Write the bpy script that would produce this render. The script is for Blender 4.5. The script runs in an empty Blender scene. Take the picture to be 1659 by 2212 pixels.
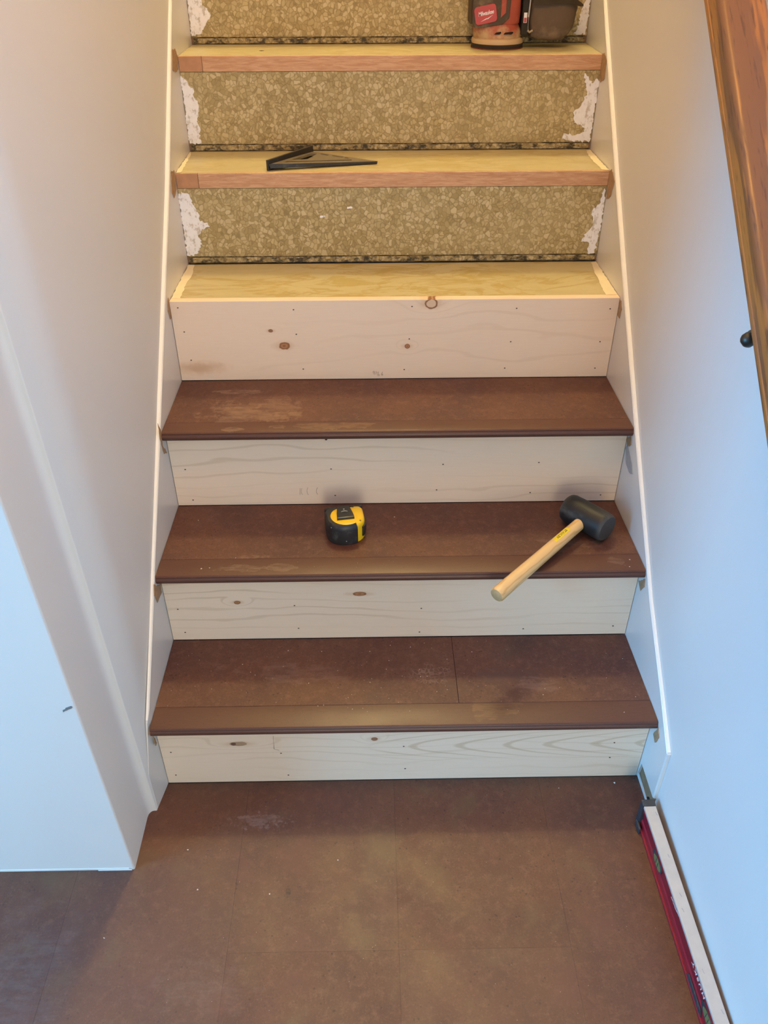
import bpy, bmesh, math, random
from mathutils import Vector, Matrix, noise as mn

SC = bpy.context.scene
COL = SC.collection
PI = math.pi

# ------------------------------------------------------------------ camera
cam_d = bpy.data.cameras.new('camera')
cam = bpy.data.objects.new('camera', cam_d)
COL.objects.link(cam)
cam_d.sensor_fit = 'VERTICAL'
cam_d.sensor_height = 36.0
cam_d.sensor_width = 36.0 * 1659 / 2212
cam_d.lens = 1770.79 * 36.0 / 2212
cam_d.clip_start = 0.02
cam.matrix_world = (Matrix.Translation((-0.0493, -0.9779, 1.3600)) @ Matrix.Rotation(-0.0158, 4, 'Z')
                    @ Matrix.Rotation(PI / 2 - 0.6340, 4, 'X') @ Matrix.Rotation(-0.0025, 4, 'Z'))
SC.camera = cam

# ------------------------------------------------------------------ world, lights, exposure
world = bpy.data.worlds.new('world')
SC.world = world
world.use_nodes = True
wb = world.node_tree.nodes['Background']
wb.inputs[0].default_value = (0.62, 0.75, 1.0, 1)
wb.inputs[1].default_value = 0.01


def light(name, kind, loc, target, power, color, size=0.3, size_y=None):
    d = bpy.data.lights.new(name, kind)
    d.energy = power
    d.color = color
    if kind == 'AREA':
        d.size = size
        if size_y:
            d.shape = 'RECTANGLE'
            d.size_y = size_y
    else:
        d.shadow_soft_size = size
    o = bpy.data.objects.new(name, d)
    COL.objects.link(o)
    o.location = loc
    o.rotation_euler = (Vector(target) - Vector(loc)).to_track_quat('-Z', 'Y').to_euler()
    return o


# daylight from the window of the room behind the viewer, warm lamp above the upper end of the stairs,
# and an added warm fill light, unseen, brightening risers and walls
light('side_window_daylight', 'AREA', (-2.45, -1.00, 1.20), (0.45, -0.35, 0.4), 112, (0.11, 0.51, 1.0), 1.0, 1.5)
light('room_window', 'AREA', (0.18, -3.05, 1.0), (0.1, 0.3, 0.6), 31, (1.0, 0.92, 0.68), 0.8, 1.7)
light('upstairs_lamp', 'POINT', (0.05, 2.25, 4.75), (0, 0, 0), 128, (1.0, 0.80, 0.37), 0.13)
light('hall_fill_light', 'POINT', (-0.05, -0.14, 2.32), (0, 0, 0), 28, (1.0, 0.48, 0.13), 0.16)

SC.view_settings.view_transform = 'Standard'
SC.view_settings.look = 'None'
SC.view_settings.gamma = 1.0
SC.view_settings.use_curve_mapping = False
SC.view_settings.exposure = 0.0


# ------------------------------------------------------------------ material helper
class Mat:
    def __init__(self, name, color=(0.8, 0.8, 0.8), rough=0.5, spec=0.5, metal=0.0):
        self.m = bpy.data.materials.new(name)
        self.m.use_nodes = True
        self.t = self.m.node_tree
        self.b = self.t.nodes['Principled BSDF']
        self.b.inputs['Base Color'].default_value = (*color, 1)
        self.b.inputs['Roughness'].default_value = rough
        self.b.inputs['Specular IOR Level'].default_value = spec
        self.b.inputs['Metallic'].default_value = metal
        self._co = None
        self._xyz = None

    def node(self, kind, **kw):
        n = self.t.nodes.new(kind)
        for k, v in kw.items():
            setattr(n, k, v)
        return n

    def put(self, sock, v):
        if isinstance(v, bpy.types.NodeSocket):
            self.t.links.new(v, sock)
        elif v is not None:
            if sock.type == 'RGBA' and len(v) == 3:
                v = (*v, 1)
            sock.default_value = v

    @property
    def co(self):
        if self._co is None:
            self._co = self.node('ShaderNodeTexCoord').outputs['Object']
        return self._co

    @property
    def xyz(self):
        if self._xyz is None:
            s = self.node('ShaderNodeSeparateXYZ')
            self.put(s.inputs[0], self.co)
            self._xyz = s.outputs
        return self._xyz

    def math(self, op, a, b=None, c=None, clamp=False):
        n = self.node('ShaderNodeMath', operation=op, use_clamp=clamp)
        for i, v in enumerate((a, b, c)):
            if v is not None:
                self.put(n.inputs[i], v)
        return n.outputs[0]

    def scaled(self, scale, loc=(0, 0, 0), vec=None):
        n = self.node('ShaderNodeMapping')
        self.put(n.inputs['Vector'], vec or self.co)
        n.inputs['Scale'].default_value = scale
        n.inputs['Location'].default_value = loc
        return n.outputs[0]

    def noise(self, scale, detail=3, rough=0.55, vec=None, dist=0.0):
        n = self.node('ShaderNodeTexNoise')
        self.put(n.inputs['Vector'], vec or self.co)
        n.inputs['Scale'].default_value = scale
        n.inputs['Detail'].default_value = detail
        n.inputs['Roughness'].default_value = rough
        n.inputs['Distortion'].default_value = dist
        return n.outputs['Fac']

    def mr(self, v, a, b, c=0.0, d=1.0, smooth=True):
        n = self.node('ShaderNodeMapRange')
        n.interpolation_type = 'SMOOTHSTEP' if smooth else 'LINEAR'
        self.put(n.inputs[0], v)
        for i, x in enumerate((a, b, c, d)):
            self.put(n.inputs[i + 1], x)
        return n.outputs[0]

    def mix(self, fac, a, b, blend='MIX'):
        n = self.node('ShaderNodeMix', data_type='RGBA', blend_type=blend)
        self.put(n.inputs[0], fac)
        self.put(n.inputs[6], a)
        self.put(n.inputs[7], b)
        return n.outputs[2]

    def color(self, v):
        self.put(self.b.inputs['Base Color'], v)

    def rough(self, v):
        self.put(self.b.inputs['Roughness'], v)

    def bump(self, h, strength=0.3, dist=0.002):
        n = self.node('ShaderNodeBump')
        n.inputs['Strength'].default_value = strength
        n.inputs['Distance'].default_value = dist
        self.put(n.inputs['Height'], h)
        self.put(self.b.inputs['Normal'], n.outputs[0])

    def dist2(self, u, v, cu, cv, ru, rv):
        a = self.math('DIVIDE', self.math('SUBTRACT', u, cu), ru)
        b = self.math('DIVIDE', self.math('SUBTRACT', v, cv), rv)
        return self.math('SQRT', self.math('ADD', self.math('MULTIPLY', a, a), self.math('MULTIPLY', b, b)))

    def blotch(self, cx, cy, rx, ry, nscale=30, amp=1.2, sharp=0.12, detail=4, stretch=(1, 1, 1)):
        """0..1 mask of an irregular stain round (cx, cy) in object x, y."""
        d = self.dist2(self.xyz[0], self.xyz[1], cx, cy, rx, ry)
        n = self.noise(nscale, detail, 0.6, self.scaled(stretch, (cx * 7, cy * 5, 0)))
        v = self.math('ADD', self.math('SUBTRACT', 1.0, d), self.math('MULTIPLY', self.math('SUBTRACT', n, 0.5), amp * 4))
        inner = self.mr(self.noise(70, 5, 0.7, self.scaled((0.35, 1.4, 1), (cx * 3, cy, 0))), 0.36, 0.60, 0.15, 1.0)
        return self.math('MULTIPLY', self.mr(v, 0.0, sharp), inner)


def plain(name, color, rough=0.5, spec=0.5, metal=0.0, var=0.12, scale=40):
    m = Mat(name, color, rough, spec, metal)
    n = m.noise(scale, 3)
    dark = tuple(c * (1 - var) for c in color)
    lite = tuple(min(1, c * (1 + var)) for c in color)
    m.color(m.mix(n, dark, lite))
    return m.m


def wall_paint():
    m = Mat('white_wall_paint', (0.72, 0.70, 0.68), 0.55, 0.35)
    m.color(m.mix(m.noise(2.2, 3), (0.70, 0.68, 0.66), (0.74, 0.72, 0.70)))
    m.bump(m.noise(260, 3), 0.12, 0.001)
    return m.m


def gloss_paint(name, col, rough=0.3):
    m = Mat(name, col, rough, 0.5)
    m.color(m.mix(m.noise(9, 4), tuple(c * 0.94 for c in col), col))
    m.bump(m.noise(60, 3), 0.08, 0.001)
    return m.m


def cork(name, stains=(), per_piece=False, prints=()):
    m = Mat(name, (0.17, 0.08, 0.055), 0.45, 0.5)
    big = m.noise(5.5, 4, 0.6)
    fine = m.noise(300, 4, 0.75)
    mid = m.noise(60, 5, 0.7)
    base = m.mix(m.mr(big, 0.32, 0.7), (0.080, 0.027, 0.022), (0.124, 0.046, 0.026))
    base = m.mix(m.math('MULTIPLY', m.mr(mid, 0.45, 0.75), 0.60), base, (0.178, 0.080, 0.050))
    base = m.mix(m.math('MULTIPLY', m.mr(fine, 0.56, 0.70), 0.5), base, (0.21, 0.12, 0.085))
    base = m.mix(m.math('MULTIPLY', m.mr(fine, 0.45, 0.32), 0.75), base, (0.045, 0.02, 0.016))
    v = m.node('ShaderNodeTexVoronoi')
    m.put(v.inputs['Vector'], m.co)
    v.inputs['Scale'].default_value = 120
    spot = m.math('MULTIPLY', m.mr(v.outputs['Distance'], 0.30, 0.14), m.mr(m.noise(45, 2), 0.52, 0.66))
    base = m.mix(m.math('MULTIPLY', spot, 0.85), base, (0.04, 0.017, 0.014))
    # fine pale scratches of the wear layer
    sc = m.noise(38, 5, 0.7, m.scaled((1, 9, 1)), 0.8)
    sc2 = m.noise(30, 5, 0.7, m.scaled((8, 1.2, 1), (3, 1, 0)), 0.8)
    s = m.math('MAXIMUM', m.mr(sc, 0.63, 0.75), m.mr(sc2, 0.65, 0.76))
    base = m.mix(m.math('MULTIPLY', s, 0.22), base, (0.28, 0.19, 0.145))
    if per_piece:
        base = m.mix(1.0, base, (1.06, 1.0, 0.86), 'MULTIPLY')
        mo = m.noise(9, 4, 0.6, m.scaled((1, 1, 1), (5, 2, 0)))
        base = m.mix(m.math('MULTIPLY', m.mr(mo, 0.52, 0.70), 0.55), base, (0.135, 0.072, 0.032))
        base = m.mix(m.math('MULTIPLY', m.mr(mo, 0.46, 0.30), 0.55), base, (0.135, 0.042, 0.028))
        wear = m.math('MULTIPLY', m.mr(m.noise(55, 6, 0.75, m.scaled((2.2, 1, 1), (1, 7, 0)), 1.5), 0.60, 0.74), m.mr(m.noise(6, 3), 0.40, 0.62))
        base = m.mix(m.math('MULTIPLY', wear, 0.40), base, (0.27, 0.16, 0.115))
        oi = m.node('ShaderNodeObjectInfo').outputs['Random']
        base = m.mix(m.math('MULTIPLY', oi, 0.25), base, (0.155, 0.08, 0.05))
    r = m.mr(m.noise(14, 4), 0.3, 0.7, 0.44, 0.52)
    for st in stains:
        cx, cy, rx, ry, col, fac, ns, amp, sharp, rgh = st
        k = m.math('MULTIPLY', m.blotch(cx, cy, rx, ry, ns, amp, sharp), fac)
        base = m.mix(k, base, col)
        n = m.node('ShaderNodeMix', data_type='FLOAT')
        m.put(n.inputs[0], k)
        m.put(n.inputs[2], r)
        n.inputs[3].default_value = rgh
        r = n.outputs[0]
    for (cx, cy, rx, ry) in prints:             # honeycomb sole print left in the dust
        v2 = m.node('ShaderNodeTexVoronoi', feature='DISTANCE_TO_EDGE')
        m.put(v2.inputs['Vector'], m.scaled((1, 0.8, 0)))
        v2.inputs['Scale'].default_value = 125
        v2.inputs['Randomness'].default_value = 0.75
        k = m.math('MULTIPLY', m.mr(v2.outputs['Distance'], 0.14, 0.05), m.blotch(cx, cy, rx, ry, 45, 0.5, 0.4))
        base = m.mix(m.math('MULTIPLY', k, 0.38), base, (0.28, 0.18, 0.14))
    m.color(base)
    m.rough(r)
    m.bump(m.math('ADD', fine, mid), 0.10, 0.001)
    return m


def nosing_wood(name, stains=()):
    m = Mat(name, (0.17, 0.1, 0.07), 0.36, 0.38)
    g = m.noise(30, 4, 0.6, m.scaled((1.5, 14, 14)))
    base = m.mix(g, (0.085, 0.034, 0.026), (0.125, 0.052, 0.034))
    f = m.noise(400, 2)
    base = m.mix(m.math('MULTIPLY', m.mr(f, 0.45, 0.3), 0.4), base, (0.06, 0.03, 0.022))
    for st in stains:
        cx, cy, rx, ry, col, fac, ns, amp, sharp, rgh = st
        base = m.mix(m.math('MULTIPLY', m.blotch(cx, cy, rx, ry, ns, amp, sharp), fac), base, col)
    m.color(base)
    m.rough(m.mr(m.noise(12, 3), 0.3, 0.7, 0.34, 0.40))
    return m.m


def pine(name, seed, knots=(), cathedral=None, tint=(1, 1, 1), freq=42, lines=0.5):
    """Clear-sawn pine face in object x, z with its knots (x, z, rx, rz, style)."""
    m = Mat(name, (0.76, 0.62, 0.45), 0.5, 0.35)
    X, Z = m.xyz[0], m.xyz[2]
    warp = m.noise(1.0, 3, 0.5, m.scaled((2.2, 1, 10), (seed, 0, seed * 3)))
    f = m.math('ADD', m.math('MULTIPLY', Z, freq), m.math('MULTIPLY', warp, 4.0))
    kmask = None
    for (kx, kz, rx, rz, style) in knots:
        d = m.dist2(X, Z, kx, kz, rx * 5.5, rz * 3.2)
        g = m.mr(d, 1.2, 0.0)
        f = m.math('ADD', f, m.math('MULTIPLY', g, 1.6))
    fine = m.noise(60, 3, 0.6, m.scaled((0.35, 1, 7)))
    base = m.mix(fine, (0.78, 0.60, 0.45), (0.87, 0.70, 0.545))
    base = m.mix(m.math('MULTIPLY', m.noise(3.5, 3, 0.5, m.scaled((1, 1, 2.5), (seed, 0, 0))), 0.55), base, (0.88, 0.72, 0.58))
    s = m.math('SINE', m.math('MULTIPLY', f, 2 * PI))
    ln = m.mr(s, 0.70, 1.0)
    zone = m.mr(m.noise(2.0, 2, 0.5, m.scaled((0.8, 1, 5), (seed * 2.3, 0, seed))), 0.38, 0.66)
    base = m.mix(m.math('MULTIPLY', m.math('MULTIPLY', ln, zone), lines), base, (0.52, 0.34, 0.19))
    if cathedral:
        x0, zc, px, a, z_reach = cathedral
        dz = m.math('SUBTRACT', Z, zc)
        u = m.math('SUBTRACT', m.math('ADD', X, m.math('MULTIPLY', m.noise(7, 2), 0.05)), m.math('MULTIPLY', m.math('SQRT', m.math('ADD', m.math('MULTIPLY', dz, dz), 0.00009)), a))
        u = m.math('SUBTRACT', u, m.math('MULTIPLY', m.math('MULTIPLY', dz, dz), a * 30))
        s2 = m.math('SINE', m.math('MULTIPLY', u, 2 * PI / px))
        band = m.math('MULTIPLY', m.mr(s2, 0.62, 1.0), m.mr(X, x0 - 0.02, x0 + 0.05))
        band = m.math('MULTIPLY', band, m.mr(m.math('ABSOLUTE', dz), z_reach, z_reach * 0.3))
        base = m.mix(m.math('MULTIPLY', band, 0.5), base, (0.55, 0.38, 0.22))
    for (kx, kz, rx, rz, style) in knots:
        n = m.math('MULTIPLY', m.math('SUBTRACT', m.noise(70, 3), 0.5), 0.7)
        d = m.math('ADD', m.dist2(X, Z, kx, kz, rx, rz), n)
        dr = m.math('ADD', m.dist2(X, Z, kx, kz, rx * 2.6, rz * 1.5), n)
        base = m.mix(m.math('MULTIPLY', m.mr(dr, 1.1, 0.2), 0.45), base, (0.56, 0.33, 0.17))
        if style == 'ring':
            k = m.math('MULTIPLY', m.mr(d, 0.66, 0.86), m.mr(d, 1.15, 0.95))
            base = m.mix(k, base, (0.26, 0.115, 0.05))
        elif style == 'faint':
            base = m.mix(m.math('MULTIPLY', m.mr(d, 1.2, 0.2), 0.35), base, (0.50, 0.28, 0.15))
        elif style == 'resin':
            base = m.mix(m.mr(d, 1.05, 0.9), base, (0.42, 0.27, 0.17))
            base = m.mix(m.mr(m.noise(150, 2), 0.56, 0.62, 0, 1), base, base)
            d2 = m.math('ADD', m.dist2(X, Z, kx - rx * 0.55, kz, rx * 0.38, rz * 0.8), n)
            base = m.mix(m.mr(d2, 1.0, 0.7), base, (0.16, 0.085, 0.06))
        else:
            base = m.mix(m.mr(d, 1.05, 0.85), base, (0.30, 0.125, 0.055))
            base = m.mix(m.mr(d, 0.75, 0.45), base, (0.46, 0.22, 0.10) if style == 'red' else (0.30, 0.17, 0.10))
            base = m.mix(m.mr(d, 0.35, 0.1), base, (0.30, 0.12, 0.06))
    if tint != (1, 1, 1):
        base = m.mix(1.0, base, tint, 'MULTIPLY')
    m.color(base)
    m.bump(fine, 0.06, 0.0006)
    return m.m


def pebble_print(name, seed, dirty=0.0):
    """Printed pebble pattern of an old sheet flooring, in object x, z."""
    m = Mat(name, (0.5, 0.4, 0.2), 0.55, 0.4)
    n1 = m.node('ShaderNodeTexNoise')
    m.put(n1.inputs['Vector'], m.co)
    n1.inputs['Scale'].default_value = 45
    off = m.node('ShaderNodeVectorMath', operation='MULTIPLY_ADD')
    m.put(off.inputs[0], n1.outputs['Color'])
    off.inputs[1].default_value = (0.016, 0.0, 0.016)
    m.put(off.inputs[2], m.co)
    vec = m.scaled((1.0, 0.0, 0.86), (seed * 1.3, 0, seed * 2.1), off.outputs[0])
    v = m.node('ShaderNodeTexVoronoi', voronoi_dimensions='3D', feature='F1')
    e = m.node('ShaderNodeTexVoronoi', voronoi_dimensions='3D', feature='DISTANCE_TO_EDGE')
    for x in (v, e):
        m.put(x.inputs['Vector'], vec)
        x.inputs['Scale'].default_value = 128
        x.inputs['Randomness'].default_value = 1.0
    sep = m.node('ShaderNodeSeparateColor')
    m.put(sep.inputs[0], v.outputs['Color'])
    c = m.mix(sep.outputs[0], (0.335, 0.255, 0.105), (0.535, 0.435, 0.225))
    c = m.mix(m.math('MULTIPLY', m.mr(sep.outputs[1], 0.62, 0.95), 0.6), c, (0.66, 0.57, 0.36))
    c = m.mix(m.math('MULTIPLY', m.noise(300, 3), 0.25), c, (0.36, 0.28, 0.13))
    edge = m.mr(e.outputs['Distance'], 0.13, 0.015)
    ew = m.math('MULTIPLY', edge, m.mr(m.noise(60, 2), 0.25, 0.6, 0.30, 0.85))
    c = m.mix(ew, c, (0.25, 0.18, 0.07))
    c = m.mix(m.math('MULTIPLY', m.mr(m.noise(6, 3), 0.4, 0.75), 0.25), c, (0.50, 0.43, 0.25))
    # grime that has gathered along the foot of the sheet
    if dirty:
        g = m.math('MULTIPLY', m.mr(m.noise(46, 5, 0.7, m.scaled((1, 1, 1.6))), 0.42, 0.62), dirty)
        c = m.mix(g, c, (0.035, 0.028, 0.016))
    else:
        low = m.mr(m.xyz[2], 0.030, 0.0)
        g = m.math('MULTIPLY', m.mr(m.noise(38, 4, 0.7), 0.57, 0.68), m.math('MULTIPLY', low, 0.9))
        c = m.mix(g, c, (0.06, 0.05, 0.03))
    m.color(c)
    m.bump(m.mr(e.outputs['Distance'], 0.0, 0.12), 0.25, 0.0008)
    return m.m


def bare_ply(name, stain=0.5, seed=1.0):
    m = Mat(name, (0.72, 0.57, 0.3), 0.38, 0.5)
    n = m.noise(4, 4, 0.6, m.scaled((1, 3, 1), (seed, 0, 0)))
    c = m.mix(n, (0.48, 0.42, 0.23), (0.555, 0.49, 0.295))
    s = m.noise(11, 6, 0.65, m.scaled((1, 2.2, 1), (seed * 3, 1, 0)), 0.6)
    mid = m.mr(m.math('ABSOLUTE', m.math('SUBTRACT', m.xyz[0], 0.02)), 0.34, 0.12)
    k = m.math('MULTIPLY', m.math('MULTIPLY', m.mr(s, 0.50, 0.58), mid), stain)
    c = m.mix(k, c, (0.44, 0.36, 0.15))
    s2 = m.noise(5, 5, 0.6, m.scaled((1, 2.5, 1), (seed * 5, 4, 0)), 0.5)
    rim = m.math('MULTIPLY', m.mr(s2, 0.50, 0.53), m.mr(s2, 0.57, 0.54))
    c = m.mix(m.math('MULTIPLY', rim, stain * 0.7), c, (0.42, 0.32, 0.12))
    m.color(c)
    m.rough(m.mr(s, 0.4, 0.6, 0.32, 0.5))
    return m.m


def sawn_edge(name):
    m = Mat(name, (0.55, 0.33, 0.2), 0.6, 0.3)
    g = m.noise(22, 4, 0.6, m.scaled((1.0, 1, 10)), 1.2)
    c = m.mix(m.mr(g, 0.35, 0.65), (0.50, 0.275, 0.155), (0.63, 0.39, 0.245))
    ln = m.mr(m.math('SINE', m.math('MULTIPLY', g, 60)), 0.6, 1.0)
    c = m.mix(m.math('MULTIPLY', ln, 0.3), c, (0.42, 0.21, 0.11))
    dk = m.mr(m.noise(16, 3, 0.6, m.scaled((1, 1, 1.4), (4, 0, 2))), 0.70, 0.76)
    c = m.mix(m.math('MULTIPLY', dk, 0.6), c, (0.12, 0.07, 0.045))
    m.color(c)
    return m.m


def oak_rail():
    m = Mat('stained_oak', (0.25, 0.1, 0.035), 0.34, 0.5)
    w = m.noise(3.0, 3, 0.5, m.scaled((14, 1.1, 14)))
    f = m.math('ADD', m.math('MULTIPLY', m.xyz[0], 46), m.math('MULTIPLY', w, 5.5))
    s = m.math('SINE', m.math('MULTIPLY', f, PI))
    c = m.mix(m.mr(s, -0.2, 0.8), (0.185, 0.072, 0.026), (0.36, 0.135, 0.03))
    p = m.noise(180, 3, 0.6, m.scaled((1, 0.10, 1)))
    c = m.mix(m.math('MULTIPLY', m.mr(p, 0.55, 0.68), 0.75), c, (0.085, 0.03, 0.014))
    c = m.mix(m.math('MULTIPLY', m.mr(m.noise(40, 3, 0.6, m.scaled((1, 0.15, 1))), 0.5, 0.7), 0.35), c, (0.16, 0.075, 0.045))
    m.color(c)
    m.rough(m.mr(p, 0.4, 0.7, 0.30, 0.48))
    return m.m


def ash_handle():
    m = Mat('pale_ash_wood', (0.72, 0.46, 0.19), 0.38, 0.5)
    w = m.noise(1.0, 3, 0.5, m.scaled((30, 30, 6)))
    f = m.math('ADD', m.math('MULTIPLY', m.xyz[0], 150), m.math('MULTIPLY', w, 7))
    s = m.math('SINE', m.math('MULTIPLY', f, PI))
    c = m.mix(m.noise(40, 3, 0.6, m.scaled((1, 1, 0.12))), (0.66, 0.42, 0.175), (0.80, 0.56, 0.28))
    c = m.mix(m.math('MULTIPLY', m.mr(s, 0.45, 1.0), 0.5), c, (0.50, 0.27, 0.08))
    m.color(c)
    return m.m


def rubber(name, col=(0.016, 0.016, 0.017), dust=0.5, rough=0.5):
    m = Mat(name, col, rough, 0.5)
    n = m.noise(55, 5, 0.7)
    k = m.math('MULTIPLY', m.mr(n, 0.52, 0.75), dust)
    m.color(m.mix(k, col, (0.20, 0.19, 0.18)))
    m.rough(m.mr(n, 0.3, 0.7, rough - 0.08, rough + 0.15))
    return m.m


# ------------------------------------------------------------------ geometry helpers
def link(name, me, mat, parent=None, loc=(0, 0, 0)):
    o = bpy.data.objects.new(name, me)
    COL.objects.link(o)
    if mat is not None and not me.materials:
        me.materials.append(mat)
    o.location = loc
    if parent is not None:
        o.parent = parent
    return o


def mesh(name, verts, faces, mat, parent=None, smooth=False, bevel=0.0, seg=2, loc=(0, 0, 0), fix=True):
    me = bpy.data.meshes.new(name)
    bm = bmesh.new()
    vs = [bm.verts.new(v) for v in verts]
    for f in faces:
        try:
            bm.faces.new([vs[i] for i in f])
        except ValueError:
            pass
    if fix:
        bmesh.ops.recalc_face_normals(bm, faces=bm.faces)
    if bevel > 0:
        es = [e for e in bm.edges if len(e.link_faces) == 2 and e.calc_face_angle(0) > 0.6]
        bmesh.ops.bevel(bm, geom=es, offset=bevel, segments=seg, affect='EDGES', profile=0.5, clamp_overlap=True)
    for f in bm.faces:
        f.smooth = smooth
    bm.to_mesh(me)
    bm.free()
    return link(name, me, mat, parent, loc)


def box(name, x0, x1, y0, y1, z0, z1, mat, parent=None, bevel=0.0, seg=2, loc=(0, 0, 0)):
    v = [(x, y, z) for z in (z0, z1) for y in (y0, y1) for x in (x0, x1)]
    f = [(0, 1, 3, 2), (4, 5, 7, 6), (0, 1, 5, 4), (2, 3, 7, 6), (0, 2, 6, 4), (1, 3, 7, 5)]
    return mesh(name, v, f, mat, parent, False, bevel, seg, loc)


def prism(name, out, a, b, axis, mat, parent=None, bevel=0.0, seg=2, smooth=False, loc=(0, 0, 0)):
    """Outline extruded along an axis; outline is (y,z) for 'x', (x,z) for 'y', (x,y) for 'z'."""
    def P(u, v, w):
        return {'x': (w, u, v), 'y': (u, w, v), 'z': (u, v, w)}[axis]
    n = len(out)
    v = [P(u, w, a) for u, w in out] + [P(u, w, b) for u, w in out]
    f = [tuple(range(n)), tuple(range(n, 2 * n))] + [(i, (i + 1) % n, n + (i + 1) % n, n + i) for i in range(n)]
    return mesh(name, v, f, mat, parent, smooth, bevel, seg, loc)


def loft(name, rings, mat, parent=None, smooth=True, caps=True, loc=(0, 0, 0), closed=True):
    n = len(rings[0])
    v = [p for r in rings for p in r]
    f = []
    for k in range(len(rings) - 1):
        for i in range(n if closed else n - 1):
            j = (i + 1) % n
            f.append((k * n + i, k * n + j, (k + 1) * n + j, (k + 1) * n + i))
    if caps:
        f.append(tuple(range(n)))
        f.append(tuple(range((len(rings) - 1) * n, len(rings) * n)))
    o = mesh(name, v, f, mat, parent, smooth, 0, 2, loc)
    if smooth:
        autosmooth(o)
    return o


def autosmooth(o, ang=0.7):
    me = o.data
    bm = bmesh.new()
    bm.from_mesh(me)
    for f in bm.faces:
        f.smooth = True
    for e in bm.edges:
        if len(e.link_faces) == 2 and e.calc_face_angle(0) > ang:
            e.smooth = False
    bm.to_mesh(me)
    bm.free()


def lathe(name, prof, mat, parent=None, seg=40, loc=(0, 0, 0), sx=1.0, sy=1.0):
    rings = [[(r * sx * math.cos(2 * PI * i / seg), r * sy * math.sin(2 * PI * i / seg), z) for i in range(seg)] for r, z in prof]
    return loft(name, rings, mat, parent, True, True, loc)


def tube(name, pts, rad, mat, parent=None, seg=10, caps=True):
    pts = [Vector(p) for p in pts]
    rings = []
    up = Vector((0, 0, 1))
    for i, p in enumerate(pts):
        t = (pts[min(i + 1, len(pts) - 1)] - pts[max(i - 1, 0)]).normalized()
        a = t.cross(up)
        if a.length < 1e-3:
            a = t.cross(Vector((1, 0, 0)))
        a.normalize()
        b = t.cross(a)
        r = rad[i] if isinstance(rad, (list, tuple)) else rad
        rings.append([tuple(p + a * (r * math.cos(2 * PI * k / seg)) + b * (r * math.sin(2 * PI * k / seg))) for k in range(seg)])
    return loft(name, rings, mat, parent, True, caps)


def curve_plate(name, loops, half, mat, parent=None, bev=0.0):
    """Flat plate with holes: first loop is the rim, the others are openings."""
    cu = bpy.data.curves.new(name, 'CURVE')
    cu.dimensions = '2D'
    cu.fill_mode = 'BOTH'
    cu.extrude = half
    cu.bevel_depth = bev
    cu.bevel_resolution = 1
    for lp in loops:
        s = cu.splines.new('POLY')
        s.points.add(len(lp) - 1)
        for p, q in zip(s.points, lp):
            p.co = (q[0], q[1], 0, 1)
        s.use_cyclic_u = True
    return curve_mesh(name, cu, mat, parent)


def curve_mesh(name, cu, mat, parent=None):
    o = bpy.data.objects.new(name, cu)
    COL.objects.link(o)
    bpy.context.view_layer.update()
    dg = bpy.context.evaluated_depsgraph_get()
    me = bpy.data.meshes.new_from_object(o.evaluated_get(dg))
    bpy.data.objects.remove(o)
    me.name = name
    me.materials.clear()
    return link(name, me, mat, parent)


def lettering(name, body, size, mat, parent, depth=0.0002, shear=0.0, space=1.0, bold=0.0):
    cu = bpy.data.curves.new(name, 'FONT')
    cu.body = body
    cu.size = size
    cu.extrude = depth
    cu.shear = shear
    cu.offset = bold
    cu.space_character = space
    cu.align_x = 'CENTER'
    cu.align_y = 'CENTER'
    cu.resolution_u = 3
    return curve_mesh(name, cu, mat, parent)


def empty(name, loc, rz=0.0):
    o = bpy.data.objects.new(name, None)
    COL.objects.link(o)
    o.empty_display_size = 0.05
    o.location = loc
    o.rotation_euler = (0, 0, rz)
    return o


def tag(o, label, cat, group=None, kind=None):
    o['label'] = label
    o['category'] = cat
    if group:
        o['group'] = group
    if kind:
        o['kind'] = kind
    return o


def ragged(poly, jit, step, rng):
    """Outline with a torn edge: each side subdivided and pushed about."""
    out = []
    n = len(poly)
    for i in range(n):
        a, b = poly[i], poly[(i + 1) % n]
        L = math.hypot(b[0] - a[0], b[1] - a[1])
        k = max(1, int(L / step))
        for j in range(k):
            t = j / k
            jj = 0 if j == 0 else jit
            out.append((a[0] + (b[0] - a[0]) * t + rng.uniform(-jj, jj), a[1] + (b[1] - a[1]) * t + rng.uniform(-jj, jj)))
    return out


def rrect(x0, x1, y0, y1, r, n=5):
    o = []
    for cx, cy, a in ((x1 - r, y1 - r, 0), (x0 + r, y1 - r, 90), (x0 + r, y0 + r, 180), (x1 - r, y0 + r, 270)):
        for k in range(n + 1):
            t = math.radians(a + 90 * k / n)
            o.append((cx + r * math.cos(t), cy + r * math.sin(t)))
    return o


# ------------------------------------------------------------------ stair measurements
Y = [-0.0043, 0.1931, 0.3905, 0.5795, 0.7959, 0.9868, 1.1705, 1.362]     # riser faces
Z = [0.0, 0.1883, 0.3757, 0.5630, 0.7365, 0.9238, 1.1117, 1.2995]        # levels
XS = [(-1.5, -0.4520, 0.4562), (-0.0043, -0.4520, 0.4560), (0.1931, -0.4512, 0.4524), (0.3905, -0.4494, 0.4484),
      (0.5795, -0.4490, 0.4468), (0.7959, -0.4485, 0.4474), (0.9868, -0.4507, 0.4482), (1.1705, -0.4512, 0.4515), (3.0, -0.4512, 0.4515)]
NOSE, THK = 0.0272, 0.0188


def xs(y):
    for (a, l0, r0), (b, l1, r1) in zip(XS, XS[1:]):
        if y <= b:
            t = (y - a) / (b - a)
            return l0 + (l1 - l0) * t, r0 + (r1 - r0) * t
    return XS[-1][1:]


GAP = 0.0007

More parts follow.
